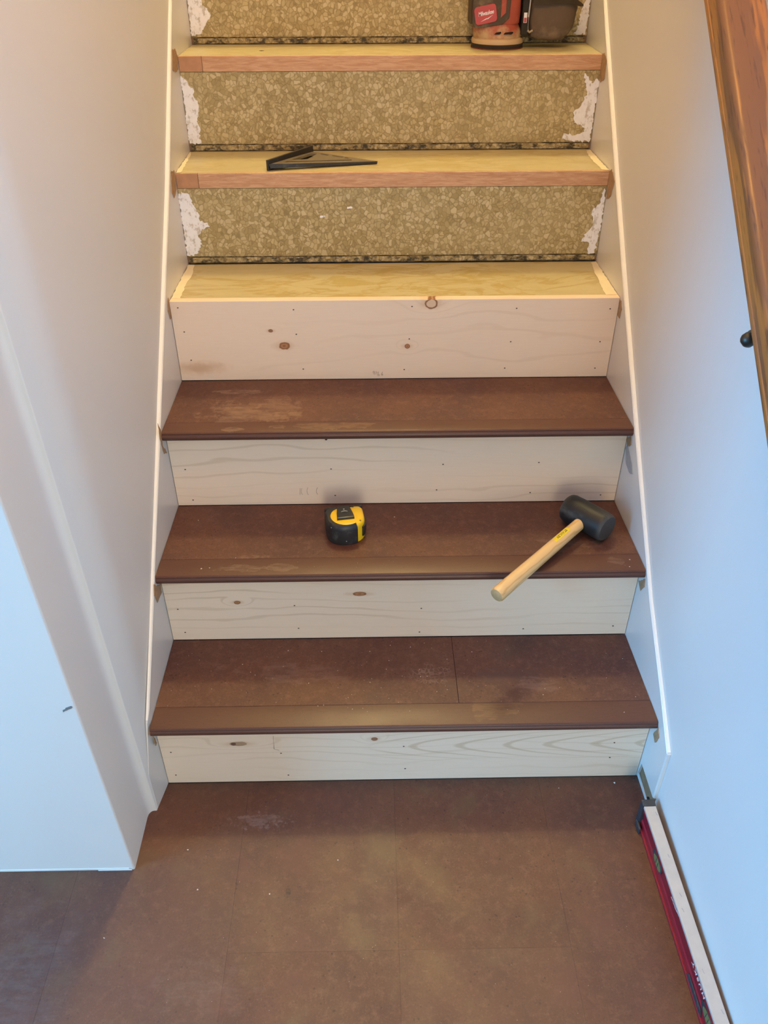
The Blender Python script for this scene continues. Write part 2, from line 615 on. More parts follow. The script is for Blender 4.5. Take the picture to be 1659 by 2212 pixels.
# ------------------------------------------------------------------ materials
M_WALL = wall_paint()
M_SKIRT = gloss_paint('white_skirt_paint', (0.73, 0.71, 0.69), 0.32)
M_EDGE = gloss_paint('edge_highlight_white', (0.90, 0.88, 0.86), 0.35)  # paler than the skirt white, so the lit board tops stand out
M_CAULK = plain('white_caulk', (0.82, 0.81, 0.79), 0.6)
M_RAW = plain('brown_raw_wood', (0.28, 0.17, 0.10), 0.7, 0.2, var=0.35, scale=60)
M_STAIN = plain('tan_scraped_wood', (0.40, 0.25, 0.14), 0.7, 0.2, var=0.4, scale=120)
M_GREYSMEAR = plain('grey_putty', (0.40, 0.40, 0.42), 0.7, 0.2, var=0.25, scale=150)
M_DARK = plain('dark_cavity', (0.02, 0.018, 0.016), 0.8, 0.2)
M_SUB = plain('brown_subfloor', (0.17, 0.10, 0.07), 0.8, 0.2)
m_ = Mat('white_plaster', (0.88, 0.88, 0.92), 0.75, 0.2)
m_.color(m_.mix(m_.math('MULTIPLY', m_.mr(m_.noise(58, 5, 0.7, m_.scaled((1.3, 1, 0.8))), 0.52, 0.62), 0.75), m_.mix(m_.noise(90, 3), (0.80, 0.80, 0.84), (0.92, 0.92, 0.96)), (0.47, 0.42, 0.36)))
M_PLASTER = m_.m
M_PLY = bare_ply('bare_yellow_plywood', 0.6, 1.7)
M_PLY4 = bare_ply('stained_yellow_plywood', 1.0, 2.9)
M_SAWN = sawn_edge('pinkish_sawn_edge')
M_OAK = oak_rail()
M_BRONZE = plain('dark_bronze', (0.06, 0.055, 0.045), 0.4, 0.5, 0.7)
M_NAIL = plain('dark_nail', (0.10, 0.055, 0.03), 0.6)
M_PENCIL = plain('pencil_graphite', (0.40, 0.31, 0.25), 0.6)

# ------------------------------------------------------------------ room shell
def arc(cx, cy, r, a0, a1, n=6):
    return [(cx + r * math.cos(math.radians(a0 + (a1 - a0) * k / n)), cy + r * math.sin(math.radians(a0 + (a1 - a0) * k / n))) for k in range(n + 1)]


TOP = 5.0
# left wall: its face towards the viewer, the rounded return, the small step and the run along the stairs
prof = ([(-2.6, -0.1800)] + arc(-0.4794, -0.1780, 0.003, -90, 0, 4)
        + [(-0.4764, -0.078)] + [(-0.4764 + 0.0095 * (1 - math.cos(t)), -0.078 + 0.0135 * math.sin(t)) for t in (0.5, 0.9, 1.25, PI / 2)]
        + arc(-0.4634, -0.0625, 0.002, -90, 0, 3) + [(-0.4601, -0.02), (-0.4588, 0.03), (-0.4578, 0.10), (-0.4572, 0.18), (-0.4570, 0.30), (-0.4570, 2.75), (-0.60, 2.75), (-0.60, -0.05), (-2.6, -0.05)])
wl = prism('wall_left', prof, 0.0, TOP, 'z', M_WALL)
autosmooth(wl, 0.6)
for v in wl.data.vertices:                      # this end of the wall leans a little out of plumb
    if v.co.y < -0.055 and v.co.z > 1:
        v.co.x -= 0.0165 * v.co.z
tag(wl, 'white painted wall beside the open side of the stairs, stepping out at the floor', 'wall', kind='structure')
rng = random.Random(5)
sc_ = ragged([(-0.5045, 0.4195), (-0.498, 0.4235), (-0.4905, 0.4275), (-0.4885, 0.4300), (-0.4900, 0.4325), (-0.4985, 0.4290), (-0.5040, 0.4240)], 0.0012, 0.003, rng)
prism('chip', sc_, -0.1811, -0.1817, 'y', plain('grey_scuff', (0.17, 0.17, 0.17), 0.7), wl)
box('wall_base_lip', -2.6, -0.485, -0.1818, -0.1801, 0.0003, 0.0060, M_WALL, wl, 0.0008, 1)
box('wall_base_lip', -0.540, -0.4805, -0.1832, -0.1819, 0.0003, 0.0040, M_WALL, wl, 0.0006, 1)

WRP = [(-3.2, 0.4635), (-0.10, 0.4635), (0.0, 0.4625), (0.10, 0.4607), (0.25, 0.4583), (0.40, 0.4566), (0.55, 0.4560), (2.75, 0.4560)]


def wall_x(y):
    for (a, x0), (b, x1) in zip(WRP, WRP[1:]):
        if y <= b:
            return x0 + (x1 - x0) * (y - a) / (b - a)
    return WRP[-1][1]


wr = prism('wall_right', [(x, y) for y, x in WRP] + [(0.62, 2.75), (0.62, -3.2)], 0.0, TOP, 'z', M_WALL)
autosmooth(wr, 0.6)
tag(wr, 'white painted wall behind the wooden handrail and the red level', 'wall', kind='structure')
tag(box('wall_rear', -2.75, 0.4635, -3.35, -3.2, 0.0, 2.45, M_WALL), 'white wall of the room the stairs start in, opposite them', 'wall', kind='structure')
tag(box('wall_side', -2.75, -2.6, -3.2, -0.05, 0.0, 2.45, M_WALL), 'white far wall of the room the stairs start in', 'wall', kind='structure')
tag(box('wall_top', -0.4570, 0.4560, 2.60, 2.75, 2.60, TOP, M_WALL), 'white wall at the upper end of the stairs', 'wall', kind='structure')
tag(box('ceiling', -2.75, 0.4635, -3.35, -0.20, 2.45, 2.60, M_WALL), 'white ceiling over the room the stairs start in', 'ceiling', kind='structure')
tag(box('ceiling_upper', -0.62, 0.62, -0.20, 2.75, TOP, TOP + 0.1, M_WALL), 'white ceiling high above the stairs', 'ceiling', kind='structure')
tag(box('wall_above', -0.60, 0.4635, -0.20, -0.08, 2.60, TOP, M_WALL), 'white wall above the room ceiling', 'wall', kind='structure')

# floor: cork tiles laid on a pale subfloor
floor = box('floor', -2.6, 0.4635, -3.2, 0.20, -0.06, -0.0032, M_SUB)
tag(floor, 'reddish brown cork tile floor in front of the stairs', 'floor', kind='structure')
FS = [  # cx, cy, rx, ry, colour, strength, noise scale, ragged, sharp, roughness
    (-0.2676, -0.0890, 0.050, 0.016, (0.26, 0.17, 0.14), 0.45, 90, 1.1, 0.5, 0.6),
    (-0.2034, -0.2256, 0.006, 0.011, (0.03, 0.015, 0.012), 0.8, 60, 0.5, 0.4, 0.5),
    (-0.62, -0.40, 0.10, 0.20, (0.17, 0.12, 0.11), 0.30, 14, 0.6, 0.9, 0.5),
    (-0.33, -0.38, 0.10, 0.05, (0.20, 0.12, 0.09), 0.25, 40, 0.9, 0.9, 0.5),
]
M_FLOOR = cork('brown_cork_floor', FS, True).m
cols = [-2.535, -2.255, -1.975, -1.695, -1.415, -1.135, -0.855, -0.575, -0.295, -0.0165, 0.2635, 0.4575]
row0 = [-0.05, -0.45, -0.25, -0.05, -0.45, -0.25, -0.45, -0.62, -0.328, -0.328, -0.60]
for i, (a, b) in enumerate(zip(cols, cols[1:])):
    edges = [-0.175 if b < -0.5 else -0.0055]
    y = row0[i]
    while y > -3.15:
        if y < edges[-1] - 0.05:
            edges.append(y)
        y -= 0.84
    edges.append(-3.195)
    if b < -0.5:
        edges[0] = -0.10
    for y1, y0 in zip(edges, edges[1:]):
        dz = rng.uniform(-0.0001, 0.0)
        box('cork_tile', a + 0.0001, b - 0.0001, y0 + 0.0001, y1 - 0.0001, -0.0030, dz, M_FLOOR, floor)

# upper flight out of sight: a stepped block that carries the stairs on to the landing
pts = [(1.3640, 1.31)]
y, z = 1.3640, 1.31
for k in range(6):
    z += 0.188
    pts.append((y, z))
    y += 0.196
    pts.append((y, z))
pts += [(2.60, z), (2.60, 1.31)]
fu = prism('floor_upper', pts, -0.4500, 0.4500, 'x', M_PLY)
tag(fu, 'bare stairs going on up to the landing', 'floor', kind='structure')

# ------------------------------------------------------------------ skirt boards along the flight
LT = [(-0.0225, 0.1990), (0.1340, 0.3459), (0.4195, 0.6200), (0.7204, 0.9060), (0.9968, 1.2000), (1.75, 1.975)]
RT = [(-0.0880, 0.1735), (0.1248, 0.3390), (0.4148, 0.6118), (0.7342, 0.9080), (1.0483, 1.2047), (1.75, 1.872)]


def top_at(T, y):
    for (a, z0), (b, z1) in zip(T, T[1:]):
        if y <= b:
            return z0 + (z1 - z0) * (y - a) / (b - a)
    return T[-1][1]


def skirt(name, T, side, x_wall, y_end, foot):
    ys = sorted(set([y_end] + [p[0] for p in T if p[0] > y_end] + [p[0] for p in XS if y_end < p[0] < 1.75]
                    + [y_end + 0.003, -0.012, 1.75]))
    rings = []
    ys = sorted(set(ys + [p[0] for p in WRP if y_end < p[0] < 1.75]))
    for y in ys:
        if side > 0:
            x_wall = wall_x(y) - 0.0003
        xi = xs(y)[0 if side < 0 else 1]
        if side < 0 and y < -0.006:
            xi = -0.4610 + (y + 0.0605) / 0.0545 * 0.0090
        elif y < y_end + 0.001:
            xi = xi + side * 0.002
        zt = top_at(T, y)
        zb = max(foot if y < -0.011 else 0.0006, zt - 0.46)
        c = 0.0016
        rings.append([(xi, y, zb), (xi, y, zt - c), (xi + side * c, y, zt), (x_wall, y, zt), (x_wall, y, zb)])
    if side < 0:                                # this end is feathered out with filler to the wall corner
        rings.insert(0, [(-0.4608, -0.0590, 0.0006), (-0.4608, -0.0590, 0.098), (-0.4611, -0.0590, 0.100), (-0.4616, -0.0590, 0.100), (-0.4616, -0.0590, 0.0006)])
    o = loft(name, rings, M_SKIRT, None, False)
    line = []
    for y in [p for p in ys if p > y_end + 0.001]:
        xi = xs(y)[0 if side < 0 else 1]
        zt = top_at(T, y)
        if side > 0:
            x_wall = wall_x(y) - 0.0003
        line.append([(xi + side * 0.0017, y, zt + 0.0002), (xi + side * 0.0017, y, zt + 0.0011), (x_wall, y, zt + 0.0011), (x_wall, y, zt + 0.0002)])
    loft('edge_highlight', line, M_EDGE, o, False)  # light caught by the board's top edge, put into a paler strip
    return o


sl = skirt('trim_1', LT, -1, -0.4573, -0.0225, 0.0006)
tag(sl, 'white painted skirt board following the stairs by the stepped wall', 'skirt board', kind='structure')
sr = skirt('trim_2', RT, 1, 0.4632, -0.0880, 0.047)
tag(sr, 'white painted skirt board following the stairs, cut off above the level', 'skirt board', kind='structure')
SCUFF_L = [[(0.9362, 1.1294), (0.966, 1.1292), (0.9841, 1.1134), (0.9746, 1.0888), (0.9383, 1.0887), (0.9149, 1.0971)],
           [(0.7593, 0.9355), (0.7903, 0.9315), (0.7867, 0.8961), (0.7538, 0.8866), (0.7416, 0.9018)],
           [(0.5695, 0.7421), (0.5790, 0.7452), (0.5788, 0.7241), (0.5770, 0.7029), (0.5672, 0.7047), (0.5602, 0.725)],
           [(0.3560, 0.5902), (0.3660, 0.5700), (0.3600, 0.5400), (0.3790, 0.5111), (0.3600, 0.5200), (0.3526, 0.5565)],
           [(0.1532, 0.3713), (0.1650, 0.3570), (0.1900, 0.3400), (0.185, 0.3224), (0.151, 0.3278), (0.1434, 0.3541)],
           [(-0.0360, 0.1850), (-0.0200, 0.1790), (-0.0210, 0.1657), (-0.0115, 0.1315), (-0.0190, 0.1314), (-0.0215, 0.1600)]]
SCUFF_R = [[(1.0069, 1.1067), (0.9751, 1.1159), (0.9477, 1.1057), (0.9453, 1.0716), (0.9755, 1.06), (0.9946, 1.082)],
           [(0.809, 0.9177), (0.7819, 0.9307), (0.7481, 0.9149), (0.7605, 0.8815), (0.7884, 0.8692), (0.7907, 0.8966)],
           [(0.5790, 0.7320), (0.5698, 0.734), (0.5578, 0.7216), (0.5618, 0.7005), (0.5775, 0.7017)],
           [(0.395, 0.5237), (0.3724, 0.5416), (0.3620, 0.5283), (0.3799, 0.5118)],
           [(0.1901, 0.3326), (0.1637, 0.3602), (0.1589, 0.3439), (0.171, 0.3239)],
           [(-0.0235, 0.1489), (-0.0329, 0.1809), (-0.0464, 0.1674), (-0.037, 0.1424)]]


def on_skirt(name, poly, side, mat, parent):
    pl = ragged(poly, 0.0016, 0.006, rng)
    cy = sum(p[0] for p in pl) / len(pl)
    n = len(pl)
    v = []
    for dx in (0.0003, 0.0011):
        for (y, z) in pl:
            xi = xs(y)[0 if side < 0 else 1]
            v.append((xi - side * dx, y, z))
    f = [tuple(range(n)), tuple(range(n, 2 * n))] + [(i, (i + 1) % n, n + (i + 1) % n, n + i) for i in range(n)]
    return mesh(name, v, f, mat, parent)


for pl in SCUFF_L:
    on_skirt('scrape_mark', pl, -1, M_STAIN, sl)
for pl in SCUFF_R:
    on_skirt('scrape_mark', pl, 1, M_STAIN, sr)
on_skirt('putty_smear', [(0.3880, 0.5048), (0.3794, 0.5163), (0.341, 0.5004), (0.3243, 0.4858), (0.3452, 0.4762), (0.37, 0.4816)], 1, M_GREYSMEAR, sr)
# what shows under the raised foot of the cut-off board: raw wood, a dark hole and the pale edge strip
box('raw_backing', 0.4606, 0.4631, -0.0855, 0.013, 0.0006, 0.0465, M_RAW, sr)
prism('dark_hole', ragged([(-0.084, 0.002), (-0.062, 0.002), (-0.058, 0.010), (-0.066, 0.020), (-0.083, 0.018)], 0.0012, 0.004, rng), 0.4597, 0.4603, 'x', M_DARK, sr)
mesh('edge_strip', [(0.4578, 0.000, 0.0), (0.4596, 0.000, 0.0), (0.4596, 0.000, 0.011), (0.4578, 0.000, 0.011),
                    (0.4584, -0.082, 0.0), (0.4602, -0.082, 0.0), (0.4602, -0.082, 0.006), (0.4584, -0.082, 0.006)],
     [(0, 1, 2, 3), (4, 5, 6, 7), (0, 1, 5, 4), (1, 2, 6, 5), (2, 3, 7, 6), (3, 0, 4, 7)], plain('pale_strip', (0.62, 0.60, 0.58), 0.5), sr)

# ------------------------------------------------------------------ pine risers
nail_me = None
KN = {
    0: dict(seed=1.3, knots=[(-0.305, 0.115, 0.016, 0.0062, 'resin'), (-0.053, 0.1228, 0.0065, 0.0055, 'grey')], cathedral=(-0.06, 0.100, 0.086, 2.3, 0.055), lines=0.22,
            nails=[(-0.4328, 0.0934), (-0.4338, 0.0247), (-0.2281, 0.0856), (-0.219, 0.0191), (0.0018, 0.1005), (0.0053, 0.0335), (0.3965, 0.1018), (0.3949, 0.0577)]),
    1: dict(seed=4.1, knots=[(-0.314, 0.287, 0.0068, 0.0048, 'red'), (-0.078, 0.305, 0.014, 0.0052, 'red')], lines=0.38,
            nails=[(-0.4295, 0.2717), (-0.4243, 0.2094), (-0.2041, 0.2773), (-0.2, 0.2166), (0.0412, 0.2656), (0.0391, 0.2018), (0.2454, 0.2069), (0.4239, 0.2112)]),
    2: dict(seed=7.7, knots=[], lines=0.30,
            nails=[(-0.4223, 0.4645), (-0.4171, 0.39), (-0.133, 0.4618), (-0.1271, 0.3974), (0.0901, 0.4698), (0.0794, 0.4083), (0.2811, 0.4717), (0.2711, 0.3987), (0.4167, 0.3909)]),
    3: dict(seed=10.9, knots=[(-0.228, 0.640, 0.0115, 0.0088, 'red'), (-0.253, 0.673, 0.0050, 0.0038, 'grey'), (0.024, 0.637, 0.0062, 0.0054, 'red'),
                              (0.071, 0.728, 0.0125, 0.0105, 'ring'), (-0.409, 0.592, 0.03, 0.012, 'faint')], lines=0.16, freq=24,
            nails=[(-0.4329, 0.7236), (-0.4276, 0.6725), (-0.4224, 0.6101), (-0.204, 0.7176), (-0.2018, 0.6653), (-0.1924, 0.5876), (0.0322, 0.7222), (0.0278, 0.6529),
                   (0.0183, 0.5843), (0.2417, 0.7165), (0.2361, 0.6447), (0.2288, 0.5853), (0.4298, 0.7138), (0.4203, 0.6429), (0.4188, 0.5833)]),
}
RL = ['new pine riser board at the floor with arching grain and a resin knot',
      'new pine riser board under the mallet handle with two small reddish knots',
      'new knotless pine riser board standing behind the tape measure',
      'new wide pine riser board with round brown knots, topmost of the pine ones']
risers = []
for k in range(4):
    zb = Z[k] + (0.0006 if k else 0.0003)
    zt = (Z[k + 1] - THK - 0.0006) if k < 3 else Z[4]
    kn = KN[k]
    root = empty('pine_riser', (0, Y[k], zb))
    tag(root, RL[k], 'stair riser', 'pine riser boards')
    loc_k = [(x, z - zb, rx, rz, s) for x, z, rx, rz, s in kn['knots']]
    ca = kn.get('cathedral')
    if ca:
        ca = (ca[0], ca[1] - zb, *ca[2:])
    mt = pine('new_pine', kn['seed'], loc_k, ca, (1, 1, 1), kn.get('freq', 42), kn['lines'])
    l, r = xs(Y[k])
    box('board', l + GAP, r - GAP, 0.0, 0.0180, 0.0, zt - zb, mt, root, 0.0007, 1)
    for (x, z) in kn['nails']:
        if nail_me is None:
            nail = prism('nail_head', [(0.0017 * math.cos(a * PI / 4), 0.0013 * math.sin(a * PI / 4)) for a in range(8)], 0.0, -0.0004, 'y', M_NAIL, root)
            nail_me = nail.data
        else:
            nail = link('nail_head', nail_me, None, root)
        nail.location = (x, -0.0001, z - zb)
    risers.append(root)


def stroke(name, pts2, y, parent, w=0.0006):
    return tube(name, [(x, y, z) for x, z in pts2], w, M_PENCIL, parent, 5)


def arcp(cx, cz, rx, rz, a0, a1, n=8):
    return [(cx + rx * math.cos(math.radians(a0 + (a1 - a0) * i / n)), cz + rz * math.sin(math.radians(a0 + (a1 - a0) * i / n))) for i in range(n + 1)]


zb3 = Z[3] + 0.0006
nine = arcp(-0.0455, 0.0155, 0.0016, 0.0022, 0, 360) + [(-0.0439, 0.0150), (-0.0447, 0.0095)]
for st in (nine, [(-0.0405, 0.0175), (-0.0408, 0.0100)], [(-0.0352, 0.0165), (-0.0375, 0.0070)], [(-0.0385, 0.0160), (-0.0387, 0.0130)],
           arcp(-0.0350, 0.0090, 0.0010, 0.0012, 150, -40, 5) + [(-0.0357, 0.0068), (-0.0338, 0.0068)],
           [(-0.0270, 0.0160), (-0.0292, 0.0105)] + arcp(-0.0278, 0.0095, 0.0013, 0.0014, 160, 480)):
    stroke('pencil_figure', st, -0.0003, risers[3], 0.00045)
zb2 = Z[2] + 0.0006
for st in (arcp(-0.1915, 0.4080 - zb2, 0.004, 0.009, 120, 240), [(-0.1975, 0.4160 - zb2), (-0.1985, 0.4005 - zb2)],
           arcp(-0.1790, 0.4085 - zb2, 0.005, 0.010, 120, 240), arcp(-0.1600, 0.4085 - zb2, 0.005, 0.009, 110, 240)):
    stroke('pencil_mark', st, -0.0003, risers[2], 0.0004)
stroke('pencil_mark', [(-0.2387, 0.1358), (-0.2401, 0.0982), (-0.2309, 0.0939)], -0.0003, risers[0], 0.0004)

# ------------------------------------------------------------------ finished cork treads
DIRT = (0.34, 0.225, 0.15)
joint = [0.0220, 0.2175, 0.4035]
plank_stain = {
    0: [(0.205, 0.088, 0.085, 0.020, (0.085, 0.036, 0.030), 0.75, 26, 0.55, 0.25, 0.34), (0.100, 0.057, 0.030, 0.022, (0.09, 0.04, 0.03), 0.6, 40, 0.6, 0.3, 0.4),
        (0.245, 0.062, 0.055, 0.022, (0.26, 0.15, 0.11), 0.35, 30, 0.8, 0.5, 0.5), (-0.2, 0.10, 0.15, 0.03, (0.25, 0.15, 0.12), 0.3, 25, 0.9, 0.6, 0.5),
        (-0.06, 0.045, 0.020, 0.010, (0.08, 0.035, 0.025), 0.6, 40, 0.5, 0.4, 0.4)],
    1: [(-0.28, 0.222, 0.05, 0.006, DIRT, 0.35, 50, 0.8, 0.5, 0.5), (0.33, 0.25, 0.06, 0.025, (0.25, 0.16, 0.12), 0.3, 40, 0.9, 0.5, 0.5)],
    2: [(-0.325, 0.528, 0.055, 0.011, (0.30, 0.19, 0.14), 0.55, 26, 0.5, 0.15, 0.55), (-0.255, 0.462, 0.090, 0.035, (0.28, 0.17, 0.12), 0.38, 22, 1.2, 0.25, 0.55),
        (-0.300, 0.428, 0.10, 0.030, (0.30, 0.19, 0.13), 0.38, 30, 1.1, 0.2, 0.55)],
}
nose_stain = {
    0: [(0.170, 0.005, 0.045, 0.030, (0.20, 0.105, 0.045), 0.5, 30, 0.6, 0.2, 0.35)],
    1: [(-0.300, 0.190, 0.055, 0.010, (0.30, 0.21, 0.15), 0.38, 24, 0.7, 0.12, 0.5), (-0.220, 0.192, 0.030, 0.012, (0.28, 0.19, 0.13), 0.32, 24, 0.5, 0.12, 0.5),
        (0.405, 0.196, 0.018, 0.014, (0.24, 0.15, 0.11), 0.45, 40, 0.8, 0.15, 0.5)],
    2: [(-0.315, 0.378, 0.025, 0.010, (0.30, 0.20, 0.14), 0.5, 24, 0.5, 0.1, 0.5), (-0.135, 0.388, 0.10, 0.012, (0.28, 0.18, 0.11), 0.42, 22, 0.8, 0.12, 0.5)],
}
TL = ['brown cork tread with dust, shoe prints and a dark swiped patch, lowest of the treads',
      'brown cork tread that carries the tape measure and the mallet',
      'brown cork tread with pale dried smears, under the wide knotty riser']


def quad_board(name, ya, yb, za, zb, mat, parent, oy, oz, inset=GAP, x_from=None, x_to=None, bevel=0.0004):
    la, ra = xs(ya)
    lb, rb = xs(yb)
    la, lb, ra, rb = la + inset, lb + inset, ra - inset, rb - inset
    if x_from is not None:
        la = lb = x_from
    if x_to is not None:
        ra = rb = x_to
    v = [(x, y - oy, z - oz) for z in (za, zb) for (x, y) in ((la, ya), (ra, ya), (rb, yb), (lb, yb))]
    f = [(0, 1, 2, 3), (4, 5, 6, 7), (0, 1, 5, 4), (1, 2, 6, 5), (2, 3, 7, 6), (3, 0, 4, 7)]
    return mesh(name, v, f, mat, parent, False, bevel, 1)


NP = [(0.0535, 0.0), (0.0060, 0.0), (0.0036, -0.0007), (0.0024, -0.0030), (0.0034, -0.0043), (0.0014, -0.0056), (0.0002, -0.0085), (0.0, -0.0110),
      (0.0010, -0.0145), (0.0034, -0.0175), (0.0070, -0.0188), (0.0535, -0.0188)]
treads = []
for k in range(3):
    z = Z[k + 1]
    f = Y[k] - NOSE
    root = empty('stair_tread', (0, 0, z - THK))
    # object coordinates keep world x and y so that stains sit where the photograph has them
    tag(root, TL[k], 'stair tread', 'cork stair treads')
    mc = cork('brown_cork_tread', plank_stain[k], False, [(0.058, 0.092, 0.050, 0.026)] if k == 0 else [])
    mcork = mc.m
    yb = Y[k + 1] - 0.0007
    if k == 0:
        quad_board('cork_plank', joint[k] + 0.0004, yb, z - THK, z, mcork, root, 0, z - THK, x_to=0.1027)
        quad_board('cork_plank', joint[k] + 0.0004, yb, z - THK, z - 0.0001, mcork, root, 0, z - THK, x_from=0.1033)
    else:
        quad_board('cork_plank', joint[k] + 0.0004, yb, z - THK, z, mcork, root, 0, z - THK)
    J = joint[k] - 0.0004 - f
    pr = [(J if a == 0.0535 else a, b) for a, b in NP]
    l0, r0 = xs(f)
    l1, r1 = xs(joint[k])
    n = len(pr)
    v = []
    for s in (0, 1):
        for (a, b) in pr:
            t = min(1, a / J)
            xl_, xr_ = l0 + (l1 - l0) * t + GAP, r0 + (r1 - r0) * t - GAP
            v.append((xl_ if s == 0 else xr_, f + a, THK + b))
    fc = [tuple(range(n)), tuple(range(n, 2 * n))] + [(i, (i + 1) % n, n + (i + 1) % n, n + i) for i in range(n)]
    no = mesh('nosing', v, fc, nosing_wood('brown_nosing', nose_stain[k]), root)
    autosmooth(no, 0.9)
    treads.append(root)
# a dark bead of glue under the nosing of the third tread
blob = [(0.0030 * math.sin(t), 0.0040 * -math.cos(t)) for t in [PI * i / 8 for i in range(9)]]
lathe('glue_bead', [(max(r, 0.0002), z) for r, z in blob], M_DARK, treads[2], 10, (-0.139, Y[2] - 0.012, -0.0042))

# ------------------------------------------------------------------ old bare treads
BL = ['bare yellow plywood tread with olive glue stains behind the knotty pine riser',
      'bare yellow plywood tread that the black square lies on',
      'bare yellow plywood tread that the red sander stands on']
PAINT = {3: [[(-0.4482, 0.6003), (-0.4300, 0.5998), (-0.4319, 0.683), (-0.4286, 0.7367), (-0.4342, 0.7920), (-0.4475, 0.7920)],
             [(0.4460, 0.6003), (0.4226, 0.6003), (0.424, 0.6585), (0.43, 0.7451), (0.4328, 0.7852), (0.4462, 0.7920)]],
         4: [[(-0.4480, 0.7995), (-0.4365, 0.8031), (-0.4412, 0.9117), (-0.4449, 0.9618), (-0.4490, 0.9822)],
             [(0.4466, 0.7990), (0.4323, 0.8033), (0.4298, 0.9014), (0.4354, 0.969), (0.4468, 0.9775)]]}
M_PAINT = plain('cream_paint', (0.80, 0.72, 0.52), 0.5, var=0.08)
for i, k in enumerate((3, 4, 5)):
    z = Z[k + 1] - (0.0018 if k == 3 else 0.0)
    y0 = Y[k] + (0.0186 if k == 3 else 0.0)
    root = empty('bare_tread', (0, 0, z - 0.029))
    tag(root, BL[i], 'stair tread', 'bare plywood treads')
    ya = y0 + (0.0 if k == 3 else 0.0063)
    quad_board('tread_board', ya, Y[k + 1] - 0.0010, z - 0.029, z, M_PLY4 if k == 3 else M_PLY, root, 0, z - 0.029, bevel=0.0006)
    if k > 3:
        xj = -0.4030 if k == 4 else -0.4010
        quad_board('sawn_edge', y0, ya - 0.0004, z - 0.0295, z - 0.0004, M_SAWN, root, 0, z - 0.029, x_from=xj + 0.0004, bevel=0.0005)
        quad_board('sawn_edge', y0 + 0.0004, ya - 0.0004, z - 0.0295, z - 0.0004, plain('dark_sawn_edge', (0.46, 0.24, 0.13), 0.6, var=0.25, scale=60), root, 0, z - 0.029, x_to=xj - 0.0004, bevel=0.0005)
    for pl in PAINT.get(k, []):
        prism('paint_patch', ragged(pl, 0.0015, 0.008, rng), 0.0293, 0.0297, 'z', M_PAINT, root)
    if k == 5:
        prism('dent', ragged([(-0.287, 1.060), (-0.280, 1.056), (-0.276, 1.064), (-0.283, 1.070)], 0.001, 0.003, rng), 0.0292, 0.0295, 'z', M_NAIL, root)

g_ = Mat('black_grime', (0.045, 0.035, 0.022), 0.8, 0.2)
g_.color(g_.mix(g_.mr(g_.noise(40, 5, 0.7), 0.40, 0.66), (0.035, 0.027, 0.016), (0.24, 0.18, 0.09)))
M_GRIME = g_.m
# ------------------------------------------------------------------ old risers with pebble-printed sheet
PLASTER = {
    4: [[(-0.4414, 0.8881), (-0.4259, 0.8824), (-0.421, 0.8627), (-0.4104, 0.8407), (-0.4103, 0.8272), (-0.395, 0.8242), (-0.3912, 0.8154), (-0.41, 0.8078), (-0.4187, 0.794), (-0.4119, 0.7781), (-0.4268, 0.757), (-0.4415, 0.7525), (-0.4480, 0.7542), (-0.4480, 0.8788)],
        [(0.4418, 0.8888), (0.4361, 0.8568), (0.4226, 0.8416), (0.4281, 0.8114), (0.4156, 0.7947), (0.4079, 0.7778), (0.4255, 0.7747), (0.4252, 0.7525), (0.4408, 0.7525), (0.4466, 0.8182), (0.4466, 0.87)]],
    5: [[(-0.4495, 1.0760), (-0.4406, 1.0677), (-0.4354, 1.0561), (-0.4271, 1.0516), (-0.4266, 1.0336), (-0.4196, 1.0263), (-0.4194, 1.0062), (-0.4272, 0.9858), (-0.4217, 0.9736), (-0.427, 0.9499), (-0.4219, 0.9422), (-0.4402, 0.9400), (-0.4490, 0.9400), (-0.4497, 0.9925), (-0.4497, 1.0607)],
        [(0.4134, 1.0753), (0.4201, 1.0566), (0.425, 1.0368), (0.4128, 1.0084), (0.3998, 0.9992), (0.4046, 0.9786), (0.4245, 0.9691), (0.43, 0.9595), (0.4112, 0.9529), (0.3848, 0.9569), (0.3821, 0.9454), (0.4046, 0.9410), (0.4217, 0.9400), (0.4445, 0.9400), (0.4470, 0.9831), (0.4470, 1.061), (0.4408, 1.0655), (0.4321, 1.0566), (0.4241, 1.07)]],
    6: [[(-0.4500, 1.2600), (-0.4168, 1.255), (-0.4184, 1.1984), (-0.4148, 1.1869), (-0.4012, 1.1718), (-0.414, 1.1531), (-0.4271, 1.1332), (-0.4500, 1.1287), (-0.4500, 1.1985)],
        [(0.4491, 1.26), (0.4434, 1.2304), (0.4424, 1.1999), (0.4322, 1.1778), (0.4279, 1.1409), (0.4205, 1.1290), (0.4473, 1.1290), (0.4497, 1.1417), (0.4500, 1.26)]],
}
VL = ['old riser covered in pebble-print vinyl behind the stained bare tread',
      'old riser covered in pebble-print vinyl behind the black square',
      'old riser covered in pebble-print vinyl behind the red sander']
